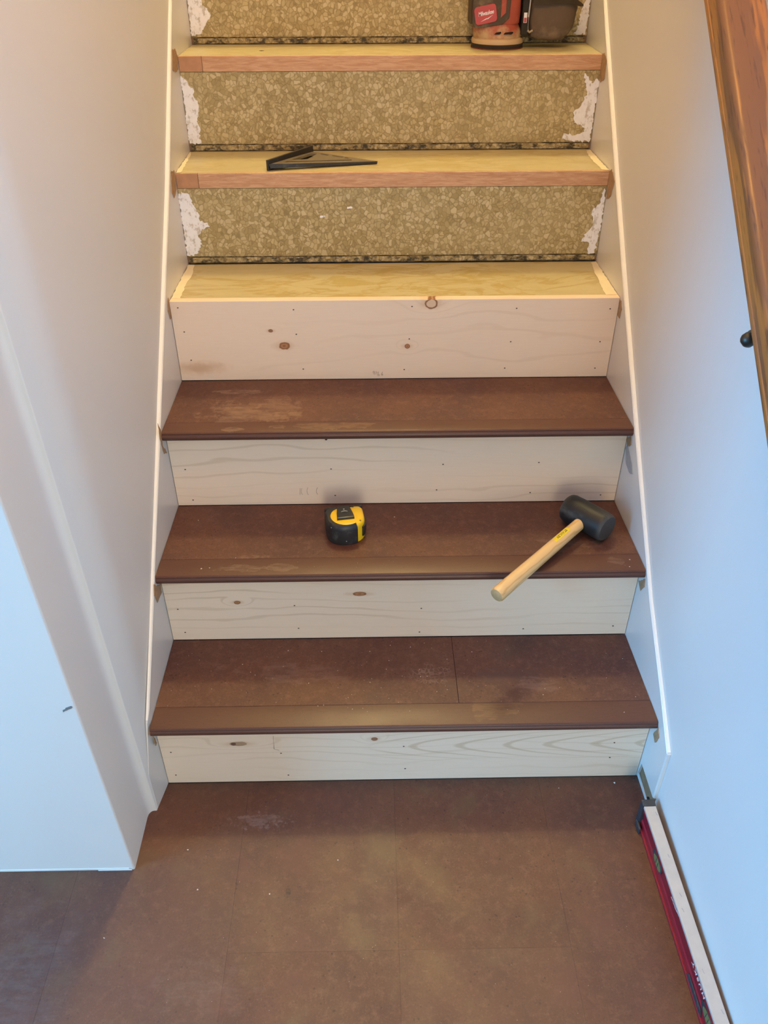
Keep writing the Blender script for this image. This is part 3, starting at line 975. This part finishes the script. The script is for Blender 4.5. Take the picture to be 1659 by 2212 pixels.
for i, k in enumerate((4, 5, 6)):
    zb = Z[k] + 0.0006
    zt = Z[k + 1] - 0.0302
    root = empty('vinyl_riser', (0, Y[k] + 0.0012, zb))
    tag(root, VL[i], 'stair riser', 'pebble-print risers')
    l, r = xs(Y[k])
    box('riser_board', l + GAP, r - GAP, 0.0022, 0.0190, 0.0, zt - zb, M_RAW, root)
    mp = pebble_print('pebble_print_vinyl', 1.0 + i)
    box('vinyl_sheet', l + GAP, r - GAP, 0.0, 0.0020, 0.0142, zt - zb, mp, root)
    md = pebble_print('grimy_pebble_print_vinyl', 5.0 + i, 0.95)
    box('foot_strip', l + GAP + 0.004, r - GAP - 0.004, -0.0016, 0.0018, 0.0010, 0.0118, md, root, 0.0008, 1)
    box('dirty_joint', l + GAP + 0.003, r - GAP - 0.003, 0.0006, 0.0020, 0.0117, 0.0142, M_GRIME, root)
    box('dirty_joint', l + GAP + 0.003, r - GAP - 0.003, -0.0022, 0.0018, 0.0, 0.0010, M_GRIME, root)
    for pl in PLASTER[k]:
        prism('plaster_patch', [(x, z - zb) for x, z in ragged(pl, 0.0026, 0.0035, rng)], -0.0014, -0.0003, 'y', M_PLASTER, root)
    if k == 4:
        for (x, z) in ((-0.150, 0.835), (-0.092, 0.853)):
            prism('paint_fleck', ragged([(x - 0.006, z - 0.002), (x + 0.006, z - 0.001), (x + 0.005, z + 0.002), (x - 0.005, z + 0.002)], 0.0008, 0.003, rng), -0.0012, -0.0002, 'y', M_PLASTER, root).location.z = -zb

# ------------------------------------------------------------------ handrail
A, B = Vector((0.368, 0.213, 1.268)), Vector((0.380, -0.221, 0.889))
u = (A - B).normalized()
rail = empty('handrail', B + (B - A) * 1.2)
side = Vector((1, 0, 0))
side = (side - u * side.dot(u)).normalized()
nrm = side.cross(u).normalized()
if nrm.z < 0:
    nrm = -nrm
rail.matrix_world = Matrix((( side.x, u.x, nrm.x, rail.location.x), (side.y, u.y, nrm.y, rail.location.y), (side.z, u.z, nrm.z, rail.location.z), (0, 0, 0, 1)))
tag(rail, 'stained oak handrail with dark grain running up the white wall', 'handrail')
L = (A - B).length * 3.6
W_, H_ = 0.058, 0.040
sec = ([(0.0, 0.002), (0.002, 0.0)] + [(W_ - 0.002, 0.0), (W_, 0.002)] + [(W_, H_ - 0.008)] + arc(W_ - 0.008, H_ - 0.008, 0.008, 0, 90, 4)
       + arc(0.008, H_ - 0.008, 0.008, 90, 180, 4) + [(0.0, H_ - 0.010), (0.0, 0.0125), (0.0012, 0.0115), (0.0012, 0.0100), (0.0, 0.009)])
rb_ = loft('rail', [[(a, 0.0, b) for a, b in sec], [(a, L, b) for a, b in sec]], M_OAK, rail, True)
# wall bracket under the rail: saddle, arm with a rounded elbow, wall plate
br = empty('rail_bracket', (0.4688, -0.075, 0.935))
tag(br, 'dark bronze bracket holding the oak handrail to the wall', 'bracket')
lathe('wall_plate', [(0.001, 0.0), (0.026, 0.0), (0.026, 0.004), (0.020, 0.008), (0.010, 0.010), (0.001, 0.010)], M_BRONZE, br, 24).rotation_euler = (0, -PI / 2, 0)
tube('arm', [(-0.009, 0, 0.0), (-0.030, 0, 0.0), (-0.050, 0.0, 0.004), (-0.061, 0.0, 0.012), (-0.064, 0.0, 0.020)], [0.0075, 0.0075, 0.0078, 0.0078, 0.0075], M_BRONZE, br, 12)
el = lathe('elbow_cap', [(0.0004, -0.0095), (0.005, -0.008), (0.0088, -0.0035), (0.0095, 0.0), (0.0088, 0.0035), (0.005, 0.008), (0.0004, 0.0095)], M_BRONZE, br, 18)
el.location = (-0.0680, 0.0, 0.010)

# ------------------------------------------------------------------ black speed square
M_SQ = rubber('black_plastic', (0.022, 0.020, 0.019), 0.25, 0.35)
M_SQP = plain('dusty_sheen_plastic', (0.185, 0.155, 0.105), 0.30, 0.6, var=0.2, scale=90)  # paler than the black fence: dust plus sheen put into the colour
sq = empty('speed_square', (-0.2570, 0.8130, Z[5]))
tag(sq, 'black plastic triangular speed square lying on a bare yellow tread', 'square')
PA, PB, PC = Vector((0, 0)), Vector((0.083, 0.124)), Vector((0.2250, 0.0520))
ang = math.atan2(PC.y, PC.x)


def rot2(p, a):
    return (p[0] * math.cos(a) - p[1] * math.sin(a), p[0] * math.sin(a) + p[1] * math.cos(a))


Bl = Vector(rot2(PB, -ang))
Ll = PC.length
hyp = [(0.0, 0.0), (Ll, 0.0), (Bl.x, Bl.y)]


def bary(a, b, c):
    return (hyp[0][0] * a + hyp[1][0] * b + hyp[2][0] * c, hyp[0][1] * a + hyp[1][1] * b + hyp[2][1] * c)


slot1 = [bary(0.80, 0.08, 0.12), bary(0.165, 0.715, 0.12), bary(0.120, 0.68, 0.20), bary(0.715, 0.085, 0.20)]
slot2 = [bary(0.60, 0.07, 0.33), bary(0.13, 0.06, 0.81), bary(0.09, 0.13, 0.78), bary(0.45, 0.22, 0.33)]
slot3 = [bary(0.055, 0.30, 0.645), bary(0.045, 0.18, 0.775), bary(0.075, 0.165, 0.76), bary(0.09, 0.29, 0.62)]
slot4 = [bary(0.05, 0.52, 0.43), bary(0.045, 0.36, 0.595), bary(0.075, 0.345, 0.58), bary(0.08, 0.51, 0.41)]
slot5 = [bary(0.06, 0.62, 0.32), bary(0.055, 0.555, 0.39), bary(0.085, 0.54, 0.375), bary(0.09, 0.60, 0.31)]
plate = curve_plate('plate', [hyp, slot1, slot2, slot3, slot4, slot5], 0.0022, M_SQP, sq)
# the plate runs from the middle of the fence down to its far tip on the tread
tilt = math.atan2(0.0075, Ll)
plate.matrix_world = sq.matrix_world
plate.location = (0, 0, 0.0108)
plate.rotation_euler = (0.0, 0.0, ang)
plate.rotation_euler = (Matrix.Rotation(ang, 4, 'Z') @ Matrix.Rotation(tilt, 4, 'Y')).to_euler()
d = PB.normalized()
nn = Vector((-d.y, d.x))
fv = []
for (p, e) in ((PA - d * 0.003, 0), (PB + d * 0.004, 1)):
    for (w, zz) in ((-0.0006, 0.0004), (0.0046, 0.0004), (0.0046, 0.0212), (-0.0006, 0.0212)):
        q = p + nn * w
        fv.append((q.x, q.y, zz))
mesh('fence', fv, [(0, 1, 2, 3), (4, 5, 6, 7), (0, 1, 5, 4), (1, 2, 6, 5), (2, 3, 7, 6), (3, 0, 4, 7)], M_SQ, sq, False, 0.0008, 1)
rimv = []
hd = PC.normalized()
hn = Vector((hd.y, -hd.x))
for (p, zt, zb_) in ((PA + hd * 0.002, 0.0138, 0.0050), (PA + hd * (Ll - 0.002), 0.0052, 0.0004)):
    for (w, zz) in ((0.0, zb_), (0.0030, zb_), (0.0030, zt), (0.0, zt)):
        q = p + hn * w
        rimv.append((q.x, q.y, zz))
mesh('long_rim', rimv, [(0, 1, 2, 3), (4, 5, 6, 7), (0, 1, 5, 4), (1, 2, 6, 5), (2, 3, 7, 6), (3, 0, 4, 7)], M_SQ, sq, False, 0.0006, 1)

# ------------------------------------------------------------------ tape measure
M_YEL = plain('yellow_plastic', (0.86, 0.56, 0.012), 0.32, 0.5, var=0.05)
M_RUB = rubber('black_rubber', (0.020, 0.020, 0.022), 0.30, 0.45)
M_BLK = rubber('black_metal', (0.018, 0.017, 0.016), 0.2, 0.35)
M_SIL = plain('worn_silver', (0.55, 0.53, 0.50), 0.4, 0.5, 0.6)
tp = empty('tape_measure', (-0.1035, 0.2900, Z[2] + 0.0004), math.radians(9))
tag(tp, 'yellow and black tape measure lying on its side with the belt clip up', 'tape measure')


def tape_path(r_in=0.0, n=72):
    """Rounded case outline, angle -180..180 from its right side; flat at the back."""
    out = []
    for i in range(n):
        a = 2 * PI * i / n
        ca, sa = math.cos(a), math.sin(a)
        p = 2.25 if sa < 0 else 7.0
        r = (abs(ca / 0.0385) ** p + abs(sa / (0.0365 if sa < 0 else 0.0325)) ** p) ** (-1.0 / p)
        r -= r_in
        out.append((r * ca, r * sa))
    return out


HT = 0.0440
rings = [[(x, y, z) for x, y in tape_path(i)] for i, z in ((0.004, 0.0), (0.0022, 0.0012), (0.0020, 0.034), (0.0028, 0.0395), (0.0060, 0.0432), (0.0105, HT), (0.020, HT + 0.0006))]
loft('case', rings, M_YEL, tp, True)
# rubber over-mould: round the left, front and back, open at the right front where the yellow shows
n = 72
P0, P1, P2 = tape_path(0.0), tape_path(0.0006), tape_path(0.0040)
idx = [i % n for i in range(11, 61)]
rings = []
for i in idx:
    a = 2 * PI * i / n
    ri = 0.0305
    inner = (0.0015 + ri * math.cos(a), -0.0005 + ri * math.sin(a))
    q = tape_path(0.0021)[i]
    q3 = tape_path(0.0045)[i]
    rings.append([(q[0], q[1], 0.0), (P1[i][0], P1[i][1], 0.0006), (P0[i][0], P0[i][1], 0.006), (P0[i][0], P0[i][1], 0.033),
                  (P1[i][0], P1[i][1], 0.0385), (P2[i][0], P2[i][1], 0.0436), (inner[0], inner[1], HT + 0.0012), (inner[0], inner[1], HT - 0.0012),
                  (q3[0], q3[1], 0.0360), (q[0], q[1], 0.020)])
loft('rubber_grip', rings, M_RUB, tp, True)
# flat foot of the case, standing up at the back
box('case_foot', -0.0375, 0.0370, 0.0275, 0.0348, 0.0010, 0.0432, M_RUB, tp, 0.0032, 3)
# belt clip
cv = []
for (y, zlo, zhi, w) in ((0.0285, 0.0452, 0.0470, 0.0115), (0.017, 0.0462, 0.0482, 0.0132), (0.004, 0.0468, 0.0488, 0.0152), (-0.0105, 0.0470, 0.0492, 0.0166), (-0.0122, 0.0462, 0.0488, 0.0166), (-0.0134, 0.0448, 0.0472, 0.0166)):
    cv.append([(-w - 0.001, y, zlo), (w - 0.001, y, zlo), (w - 0.001, y, zhi), (-w - 0.001, y, zhi)])
cl = loft('belt_clip', cv, M_BLK, tp, False)
tube('clip_slot', [(-0.001 + 0.008 * math.cos(t), 0.002 + 0.007 * math.sin(t), 0.0487 + 0.0002) for t in [math.radians(40 + 100 * i / 8) for i in range(9)]], 0.0007, M_SIL, cl, 6)
lathe('clip_rivet', [(0.0016, 0.0), (0.0015, 0.0006), (0.0003, 0.0009)], M_SIL, cl, 12, (-0.001, 0.0155, 0.0482))
lathe('screw', [(0.0022, 0.0), (0.0022, 0.0012), (0.0004, 0.0014)], plain('brass_screw', (0.30, 0.20, 0.06), 0.4, 0.5, 0.6), tp, 12, (0.0255, -0.0190, HT - 0.0016))
lrings = []
for a_ in range(-40, 5, 4):
    ca, sa = math.cos(math.radians(a_)), math.sin(math.radians(a_))
    p_ = 2.25 if sa < 0 else 7.0
    r_ = (abs(ca / 0.0385) ** p_ + abs(sa / (0.0365 if sa < 0 else 0.0325)) ** p_) ** (-1.0 / p_)
    lrings.append([((r_ + k) * ca, (r_ + k) * sa, zz) for k, zz in ((-0.0035, 0.009), (0.0008, 0.010), (0.0012, 0.020), (0.0008, 0.0315), (-0.0035, 0.0325))])
lk = loft('lock_slide', lrings, M_BLK, tp, True)
box('slide_mark', 0.0315, 0.0321, -0.0235, -0.0228, 0.014, 0.026, M_SIL, lk)
box('scuff', -0.0335, -0.0265, -0.0215, -0.0190, 0.0366, 0.0372, plain('pale_scuff', (0.45, 0.44, 0.42), 0.6), tp).rotation_euler = (0, 0, 0.1)
lathe('speck', [(0.0011, 0), (0.0008, 0.0006), (0.0002, 0.0007)], M_SIL, tp, 8, (-0.004, -0.0366, 0.010)).rotation_euler = (PI / 2, 0, 0)

# ------------------------------------------------------------------ rubber mallet
ml = empty('rubber_mallet', (0.3661, 0.2950, Z[2]))
tag(ml, 'mallet with black rubber head and pale ash handle hanging over the tread edge', 'mallet')
HR = 0.0292
ax = Vector((0.645, -0.764, 0.0)).normalized()
mh = Mat('black_mallet_rubber', (0.018, 0.018, 0.018), 0.48, 0.35)
nz = mh.noise(22, 5, 0.7, mh.scaled((1, 1, 0.5)))
k_ = mh.math('MULTIPLY', mh.mr(nz, 0.50, 0.72), 0.35)
endm = mh.mr(mh.math('ABSOLUTE', mh.xyz[2]), 0.036, 0.050)
k_ = mh.math('ADD', k_, mh.math('MULTIPLY', endm, 0.28), clamp=True)
mh.color(mh.mix(k_, (0.017, 0.017, 0.018), (0.17, 0.165, 0.16)))
HL = 0.0485
pr = [(0.0005, -HL), (0.0245, -HL), (0.0266, -HL + 0.002), (0.0284, -HL + 0.008), (0.0290, -0.022), (HR, -0.010), (HR, 0.010), (0.0290, 0.022), (0.0284, HL - 0.008), (0.0266, HL - 0.002), (0.0245, HL), (0.0005, HL)]
head = lathe('mallet_head', pr, mh.m, ml, 48, (0, 0, HR + 0.0002))
head.rotation_euler = ax.to_track_quat('Z', 'Y').to_euler()
M_ASH = ash_handle()
hdir = Vector((-0.200, -0.197, -0.0219))
HLn = hdir.length
hd_ = hdir.normalized()
R3 = hd_.to_track_quat('Z', 'X').to_matrix()
hp = [(0.0112, 0.0), (0.0118, 0.030), (0.0122, 0.08), (0.0128, 0.16), (0.0136, 0.23), (0.0142, HLn - 0.010), (0.0141, HLn - 0.003), (0.0128, HLn), (0.0005, HLn)]
hnd = lathe('handle', [(0.0005, 0.0)] + hp, M_ASH, ml, 32, (0, 0, HR + 0.0002), 1.0, 1.0)
hnd.rotation_euler = R3.to_euler()
# end grain cap
lathe('handle_end', [(0.0127, 0.0), (0.0118, 0.0006), (0.0004, 0.0008)], plain('end_grain', (0.52, 0.35, 0.17), 0.6, var=0.2, scale=200), hnd, 28, (0, 0, HLn - 0.0001))
# sticker wrapped on the upper side of the handle, with its lettering
upl = R3.inverted() @ Vector((-0.28, -0.10, 0.95))
th0 = math.atan2(upl.y, upl.x)


def wrap(u_, v_, r):
    """u_ along the handle from the head, v_ round it."""
    return (r * math.cos(th0 + v_ / r), r * math.sin(th0 + v_ / r), u_)


S0, S1 = 0.062, 0.108
rows = []
for j in range(9):
    v_ = -0.0058 + 0.0116 * j / 8
    rows.append([wrap(S0 + (S1 - S0) * i / 14 + (rng.uniform(-0.0015, 0.0015) if i in (0, 14) else 0), v_, 0.01258) for i in range(15)])
stv = [p for r in rows for p in r]
stf = [(j * 15 + i, j * 15 + i + 1, (j + 1) * 15 + i + 1, (j + 1) * 15 + i) for j in range(8) for i in range(14)]
stick = mesh('sticker', stv, stf, plain('yellow_print', (0.80, 0.62, 0.02), 0.45, var=0.15, scale=150), hnd, True)
tx = lettering('sticker_text', 'STANLEY', 0.0076, plain('black_print', (0.03, 0.028, 0.02), 0.5), stick, 0.0001, 0.0, 1.0, 0.00012)
for v in tx.data.vertices:
    x, y, z = v.co
    v.co = wrap((S0 + S1) / 2 - 0.001 + x, -y, 0.01266 + z)

# ------------------------------------------------------------------ red spirit level
M_RED = plain('red_enamel', (0.27, 0.010, 0.026), 0.34, 0.5, var=0.08, scale=30)
M_CREAM = plain('milled_edge', (0.55, 0.50, 0.47), 0.35, 0.5, 0.15, var=0.10, scale=60)
M_CAP = rubber('dark_end_cap', (0.035, 0.037, 0.045), 0.5, 0.5)
lv = empty('spirit_level', (0.4300, -0.1030, 0.0004), math.atan2(0.0050, 0.335))
tag(lv, 'long red spirit level standing on edge along the white wall', 'spirit level')
LW, LH, LL = 0.0215, 0.0605, 0.640
secw = [(0.0030, 0.006), (0.0030, 0.018), (0.0050, 0.021), (0.0050, 0.040), (0.0012, 0.044), (0.0012, 0.0545), (LW - 0.0012, 0.0545), (LW - 0.0012, 0.044), (LW - 0.005, 0.040), (LW - 0.005, 0.021), (LW - 0.003, 0.018), (LW - 0.003, 0.006)]
prism('web', secw, -0.010, -LL + 0.010, 'y', M_RED, lv)
box('top_flange', 0.0, LW, -LL + 0.010, -0.010, 0.0547, LH, M_CREAM, lv, 0.0006, 1)
prism('bottom_flange', [(0.0, 0.0), (LW, 0.0), (LW, 0.0058), (0.0, 0.0058)], -0.020, -LL + 0.010, 'y', M_RED, lv, 0.0006, 1)
for s in (0, 1):
    yy = -0.0097 if s == 0 else -LL + 0.0097 - 0.0
    a, b = (-0.0098, 0.004) if s == 0 else (-LL - 0.004, -LL + 0.0098)
    box('end_cap', -0.0012, LW + 0.0008, a, b, 0.0, LH + 0.0008, M_CAP, lv, 0.0016, 2)
box('cap_foot', -0.0050, 0.0, -0.026, -0.004, 0.0, 0.014, M_CAP, lv, 0.002, 2)


def oval(cy, cz, ry, rz, n=24):
    return [(cy + ry * math.cos(2 * PI * i / n), cz + rz * math.sin(2 * PI * i / n)) for i in range(n)]


M_GLASS = plain('green_vial', (0.17, 0.20, 0.08), 0.12, 0.6, var=0.3, scale=90)
for cy in (-0.098, -0.345, -0.545):
    vf = prism('vial_frame', oval(cy, 0.031, 0.0225, 0.0120), 0.0022, 0.0048, 'x', M_CAP, lv, 0.0006, 1)
    lens_ = prism('vial', oval(cy - 0.003, 0.031, 0.0165, 0.0080), 0.0014, 0.0021, 'x', M_GLASS, vf)
    for dy in (-0.004, 0.004):
        box('vial_line', 0.0010, 0.00135, cy - 0.003 + dy - 0.0005, cy - 0.003 + dy + 0.0005, 0.024, 0.038, M_CAP, vf)
prism('grip_notch', [(-0.272, 0.0062), (-0.278, 0.0168), (-0.330, 0.0168), (-0.336, 0.0062)], 0.0006, 0.0028, 'x', M_CAP, lv, 0.0006, 1)
M_WHITE = plain('white_print', (0.80, 0.79, 0.80), 0.5)
tx = lettering('lettering', 'HUSKY', 0.0150, M_WHITE, lv, 0.0001, 0.15, 1.25, 0.0002)
for v in tx.data.vertices:
    x, y, z = v.co
    v.co = (0.0009 - z, -0.302 + x, 0.0480 - y * 0.62)     # the level stands upside down
for t in range(4):
    yy = -0.170 - t * 0.009 + rng.uniform(-0.002, 0.002)
    zz = 0.048 + rng.uniform(-0.004, 0.003)
    prism('scratch', ragged([(yy, zz), (yy - 0.010, zz + 0.0022), (yy - 0.010, zz + 0.0032), (yy, zz + 0.0010)], 0.0005, 0.003, rng), 0.0006, 0.0010, 'x', M_WHITE, lv)
for t in range(9):
    yy = -0.03 - t * 0.062 + rng.uniform(-0.02, 0.02)
    xx = rng.uniform(0.002, LW - 0.005)
    prism('smudge', ragged([(xx, yy), (xx + 0.0012, yy - 0.006), (xx + 0.0026, yy - 0.007), (xx + 0.0014, yy)], 0.0005, 0.002, rng), LH + 0.0001, LH + 0.0003, 'z', M_GREYSMEAR, lv)

# ------------------------------------------------------------------ random orbit sander
def dusty(name, col, dust_col, lo, hi, rough=0.5):
    m = Mat(name, col, rough, 0.4)
    nz_ = m.noise(40, 5, 0.65)
    k = m.mr(m.math('ADD', nz_, m.mr(m.xyz[2], 0.055, 0.012, 0.0, 0.35)), lo, hi)
    m.color(m.mix(k, col, dust_col))
    return m.m


DUST = (0.52, 0.36, 0.20)
M_SRED = dusty('red_sander_shell', (0.36, 0.070, 0.042), DUST, 0.50, 0.92, 0.6)
M_SBLK = dusty('dark_sander_grip', (0.075, 0.054, 0.034), (0.30, 0.22, 0.12), 0.46, 0.92, 0.7)
M_SKT = dusty('dusty_tan_skirt', (0.46, 0.30, 0.16), (0.56, 0.40, 0.23), 0.35, 0.8)
M_BADGE = plain('red_badge', (0.44, 0.045, 0.040), 0.45, 0.5, var=0.1)
M_BAG = dusty('grey_brown_dust_bag', (0.125, 0.088, 0.060), (0.24, 0.175, 0.115), 0.52, 0.95, 0.9)
M_PAD = plain('dark_foam_pad', (0.045, 0.035, 0.028), 0.8, 0.2)
M_GRIT = plain('red_brown_abrasive', (0.22, 0.060, 0.035), 0.9, 0.1, var=0.3, scale=300)
sd = empty('orbital_sander', (0.2375, 1.1070, Z[6] + 0.0003))
tag(sd, 'dusty red and black orbital sander with dust bag on a bare tread', 'sander')
SR = 0.0575
lathe('abrasive_disc', [(0.001, 0.0), (SR, 0.0), (SR, 0.0018), (0.001, 0.0018)], M_GRIT, sd, 48)
lathe('pad', [(0.001, 0.0019), (SR - 0.0008, 0.0019), (SR, 0.0075), (SR - 0.002, 0.0095), (0.001, 0.0095)], M_PAD, sd, 48)
lathe('pad_skirt', [(0.001, 0.0096), (SR - 0.0010, 0.0096), (SR - 0.0004, 0.0135), (SR - 0.0016, 0.0185), (SR - 0.0048, 0.0205), (0.001, 0.0205)], M_SKT, sd, 48)


def sq_ring(cx, cy, rx, ry, z, p=3.0, n=48):
    o = []
    for i in range(n):
        a = 2 * PI * i / n
        ca, sa = math.cos(a), math.sin(a)
        r = (abs(ca) ** p + abs(sa) ** p) ** (-1.0 / p)
        o.append((cx + rx * r * ca, cy + ry * r * sa, z))
    return o


# lower shroud, flaring down to the pad
loft('shroud', [sq_ring(-0.001, 0.0, 0.0520, 0.0520, 0.0207, 2.0), sq_ring(-0.001, 0.0, 0.0532, 0.0525, 0.026, 2.1), sq_ring(-0.002, 0.0, 0.0530, 0.051, 0.032, 2.3), sq_ring(-0.005, 0.0, 0.0500, 0.0470, 0.042, 2.6), sq_ring(-0.008, 0.0, 0.050, 0.0450, 0.048, 3.0)], M_SRED, sd)
# upper shell and grip
loft('shell', [sq_ring(-0.008, 0.0, 0.0520, 0.0450, 0.0482, 3.4), sq_ring(-0.008, 0, 0.0530, 0.0450, 0.070, 3.6), sq_ring(-0.008, 0, 0.0520, 0.0445, 0.100, 3.6), sq_ring(-0.006, 0, 0.0500, 0.0430, 0.120, 3.0), sq_ring(-0.004, 0, 0.044, 0.040, 0.138, 2.6), sq_ring(-0.002, 0, 0.028, 0.027, 0.149, 2.2), sq_ring(-0.002, 0, 0.008, 0.008, 0.1515, 2.0)], M_SRED, sd)
# dark grip panel on the front, bent round the side, with a lighter rim
gp = [(-0.0625, 0.050), (-0.0560, 0.0405), (-0.030, 0.0430), (0.004, 0.0480), (0.0170, 0.0600), (0.0185, 0.120), (-0.0620, 0.120)]
front = prism('grip_panel', gp, -0.0430, -0.0475, 'y', M_SBLK, sd, 0.0012, 2)
prism('grip_side', [(0.043, 0.046), (0.0430, 0.120), (-0.020, 0.120), (-0.020, 0.046)], -0.0590, -0.0635, 'x', M_SBLK, sd, 0.001, 1)
prism('grip_stripe', [(-0.0020, 0.060), (0.0085, 0.0690), (0.0085, 0.097), (0.0010, 0.104), (-0.0050, 0.110), (-0.0040, 0.120), (-0.0150, 0.120), (-0.0150, 0.108), (-0.0050, 0.099), (-0.0020, 0.092)], -0.0477, -0.0490, 'y', M_SRED, sd, 0.0006, 1)
bd = prism('badge', rrect(-0.0235, 0.0235, -0.0170, 0.0170, 0.007), 0.0, -0.0016, 'y', M_BADGE, sd, 0.0005, 1)
bd.location = (-0.0345, -0.0477, 0.0665)
bd.rotation_euler = (0, -0.19, 0)
tx = lettering('badge_text', 'Milwaukee', 0.0098, M_WHITE, bd, 0.0001, 0.25, 0.92, 0.00015)
tx.rotation_euler = (PI / 2, 0, 0)
tx.location = (0.0005, -0.0018, 0.0025)
tx.scale = (0.86, 1.15, 1.0)
prism('badge_bolt', [(-0.0130, -0.0115), (0.0015, -0.0068), (0.0005, -0.0082), (0.0165, -0.0030), (0.0020, -0.0098), (0.0030, -0.0084)], -0.0017, -0.0019, 'y', M_WHITE, bd)
for (a, b) in ((-0.0140, 0.0000), (0.0060, 0.0260)):
    prism('vent_slot', [(a, 0.0300), (a + 0.004, 0.0330), (b, 0.0345), (b + 0.001, 0.0325), (b - 0.003, 0.0295)], -0.0505, -0.0535, 'y', M_DARK, sd)
# dust box with its clips and the cloth bag
box('dust_port', 0.0470, 0.0640, -0.0300, 0.0300, 0.0250, 0.128, plain('dark_dust_port', (0.034, 0.029, 0.024), 0.75, 0.2, var=0.3), sd, 0.003, 2)
box('port_label', 0.0505, 0.0575, -0.0306, -0.0302, 0.0490, 0.0680, M_WHITE, sd)
box('port_label', 0.0512, 0.0568, -0.0309, -0.0307, 0.0498, 0.0585, M_BADGE, sd)
tube('wire_clip', [(0.0615, -0.0318, 0.036), (0.0605, -0.0318, 0.060), (0.0620, -0.0318, 0.095), (0.0640, -0.0318, 0.126)], 0.0017, M_SIL, sd, 8)
tube('wire_clip', [(0.0605, -0.0318, 0.0350), (0.0650, -0.0330, 0.0315), (0.0715, -0.0325, 0.0350)], 0.0024, plain('tan_plastic', (0.34, 0.27, 0.18), 0.5), sd, 8)
bag = []
for (x, ry, zc, rz) in ((0.0642, 0.024, 0.072, 0.042), (0.070, 0.034, 0.072, 0.051), (0.090, 0.040, 0.069, 0.053), (0.115, 0.041, 0.066, 0.0535), (0.138, 0.040, 0.067, 0.051), (0.152, 0.036, 0.070, 0.045), (0.161, 0.028, 0.073, 0.036), (0.1665, 0.014, 0.078, 0.020), (0.168, 0.004, 0.080, 0.006)):
    r = []
    for i in range(40):
        a = 2 * PI * i / 40
        ca, sa = math.cos(a), math.sin(a)
        q = (abs(ca) ** 3.4 + abs(sa) ** 3.4) ** (-1 / 3.4)
        w = 1 + 0.05 * mn.noise(Vector((x * 60, a * 2.2, 3.0))) + 0.03 * mn.noise(Vector((x * 150, a * 5, 7.0)))
        r.append((x + 0.004 * mn.noise(Vector((a * 2, x * 30, 1.0))), ry * q * ca * w, zc + rz * q * sa * w))
    bag.append(r)
bg = loft('dust_bag', bag, M_BAG, sd)
fl = []
for (x, y, z, w) in ((0.066, -0.043, 0.094, 0.008), (0.085, -0.046, 0.093, 0.008), (0.110, -0.046, 0.092, 0.007), (0.135, -0.045, 0.092, 0.006), (0.155, -0.040, 0.089, 0.006), (0.170, -0.034, 0.083, 0.004), (0.1765, -0.031, 0.081, 0.0015)):
    fl.append([(x, y - 0.0015, z - w), (x, y + 0.010, z - w), (x, y + 0.010, z + w), (x, y - 0.0005, z + w)])
loft('bag_hem', fl, plain('dark_hem', (0.055, 0.042, 0.028), 0.9, 0.2, var=0.3), sd, True)

# ------------------------------------------------------------------ crumbs and sawdust
def crumbs(name, label, spots, mat):
    bm = bmesh.new()
    for (x, y, z, s) in spots:
        pts_ = []
        for k in range(4):
            a = 2 * PI * k / 4 + rng.uniform(-0.4, 0.4)
            pts_.append(bm.verts.new((x + s * math.cos(a) * rng.uniform(0.6, 1.2), y + s * math.sin(a) * rng.uniform(0.6, 1.2), z)))
        top = bm.verts.new((x + rng.uniform(-0.3, 0.3) * s, y, z + s * rng.uniform(0.5, 0.9)))
        bm.faces.new(pts_)
        for k in range(4):
            bm.faces.new((pts_[k], pts_[(k + 1) % 4], top))
    me = bpy.data.meshes.new(name)
    bm.to_mesh(me)
    bm.free()
    o = link(name, me, mat)
    tag(o, label, 'debris', kind='stuff')
    return o


M_CRUMB = plain('pale_crumb', (0.62, 0.56, 0.50), 0.8, 0.2)
s1 = []
for t in range(130):
    x = max(-0.43, min(0.43, rng.gauss(-0.05, 0.22)))
    s1.append((x, rng.uniform(0.0, 0.185), Z[1] + 0.0002, abs(rng.gauss(0.0002, 0.0004)) + 0.00025))
for (x, y) in ((-0.175, 0.075), (-0.305, 0.125), (-0.06, 0.155), (0.02, 0.165), (-0.22, 0.16), (-0.155, 0.02), (-0.06, 0.075), (0.40, -0.005), (0.14, 0.15)):
    s1.append((x, y, Z[1] + 0.0002, 0.0013))
crumbs('sawdust', 'pale sawdust and crumbs scattered on the lowest cork tread', s1, M_CRUMB)
s2 = [(-0.0074, 0.343, Z[2] + 0.0002, 0.0018), (-0.40, 0.34, Z[2] + 0.0002, 0.0014), (-0.37, 0.19, Z[2] + 0.0002, 0.0018), (-0.355, 0.192, Z[2] + 0.0002, 0.0014), (-0.31, 0.22, Z[2] + 0.0002, 0.0012),
      (0.43, 0.20, Z[2] + 0.0002, 0.002), (0.425, 0.18, Z[2] + 0.0002, 0.0014)] + [(rng.uniform(-0.42, 0.42), rng.uniform(0.18, 0.38), Z[2] + 0.0002, 0.0004) for t in range(50)]
crumbs('sawdust', 'few pale crumbs on the tread with tape measure and mallet', s2, M_CRUMB)
s3 = [(0.41, -0.020, 0.0002, 0.0025), (-0.235, -0.23, 0.0002, 0.0016), (-0.36, -0.22, 0.0002, 0.0018), (-0.39, -0.145, 0.0002, 0.0018), (-0.12, -0.17, 0.0002, 0.0014), (-0.5, -0.30, 0.0002, 0.0016), (0.30, -0.03, 0.0002, 0.0013)]
s3 += [(rng.uniform(-0.45, 0.42), rng.uniform(-0.45, -0.01), 0.0002, 0.00045) for t in range(70)]
crumbs('sawdust', 'few pale crumbs on the brown floor tiles', s3, M_CRUMB)
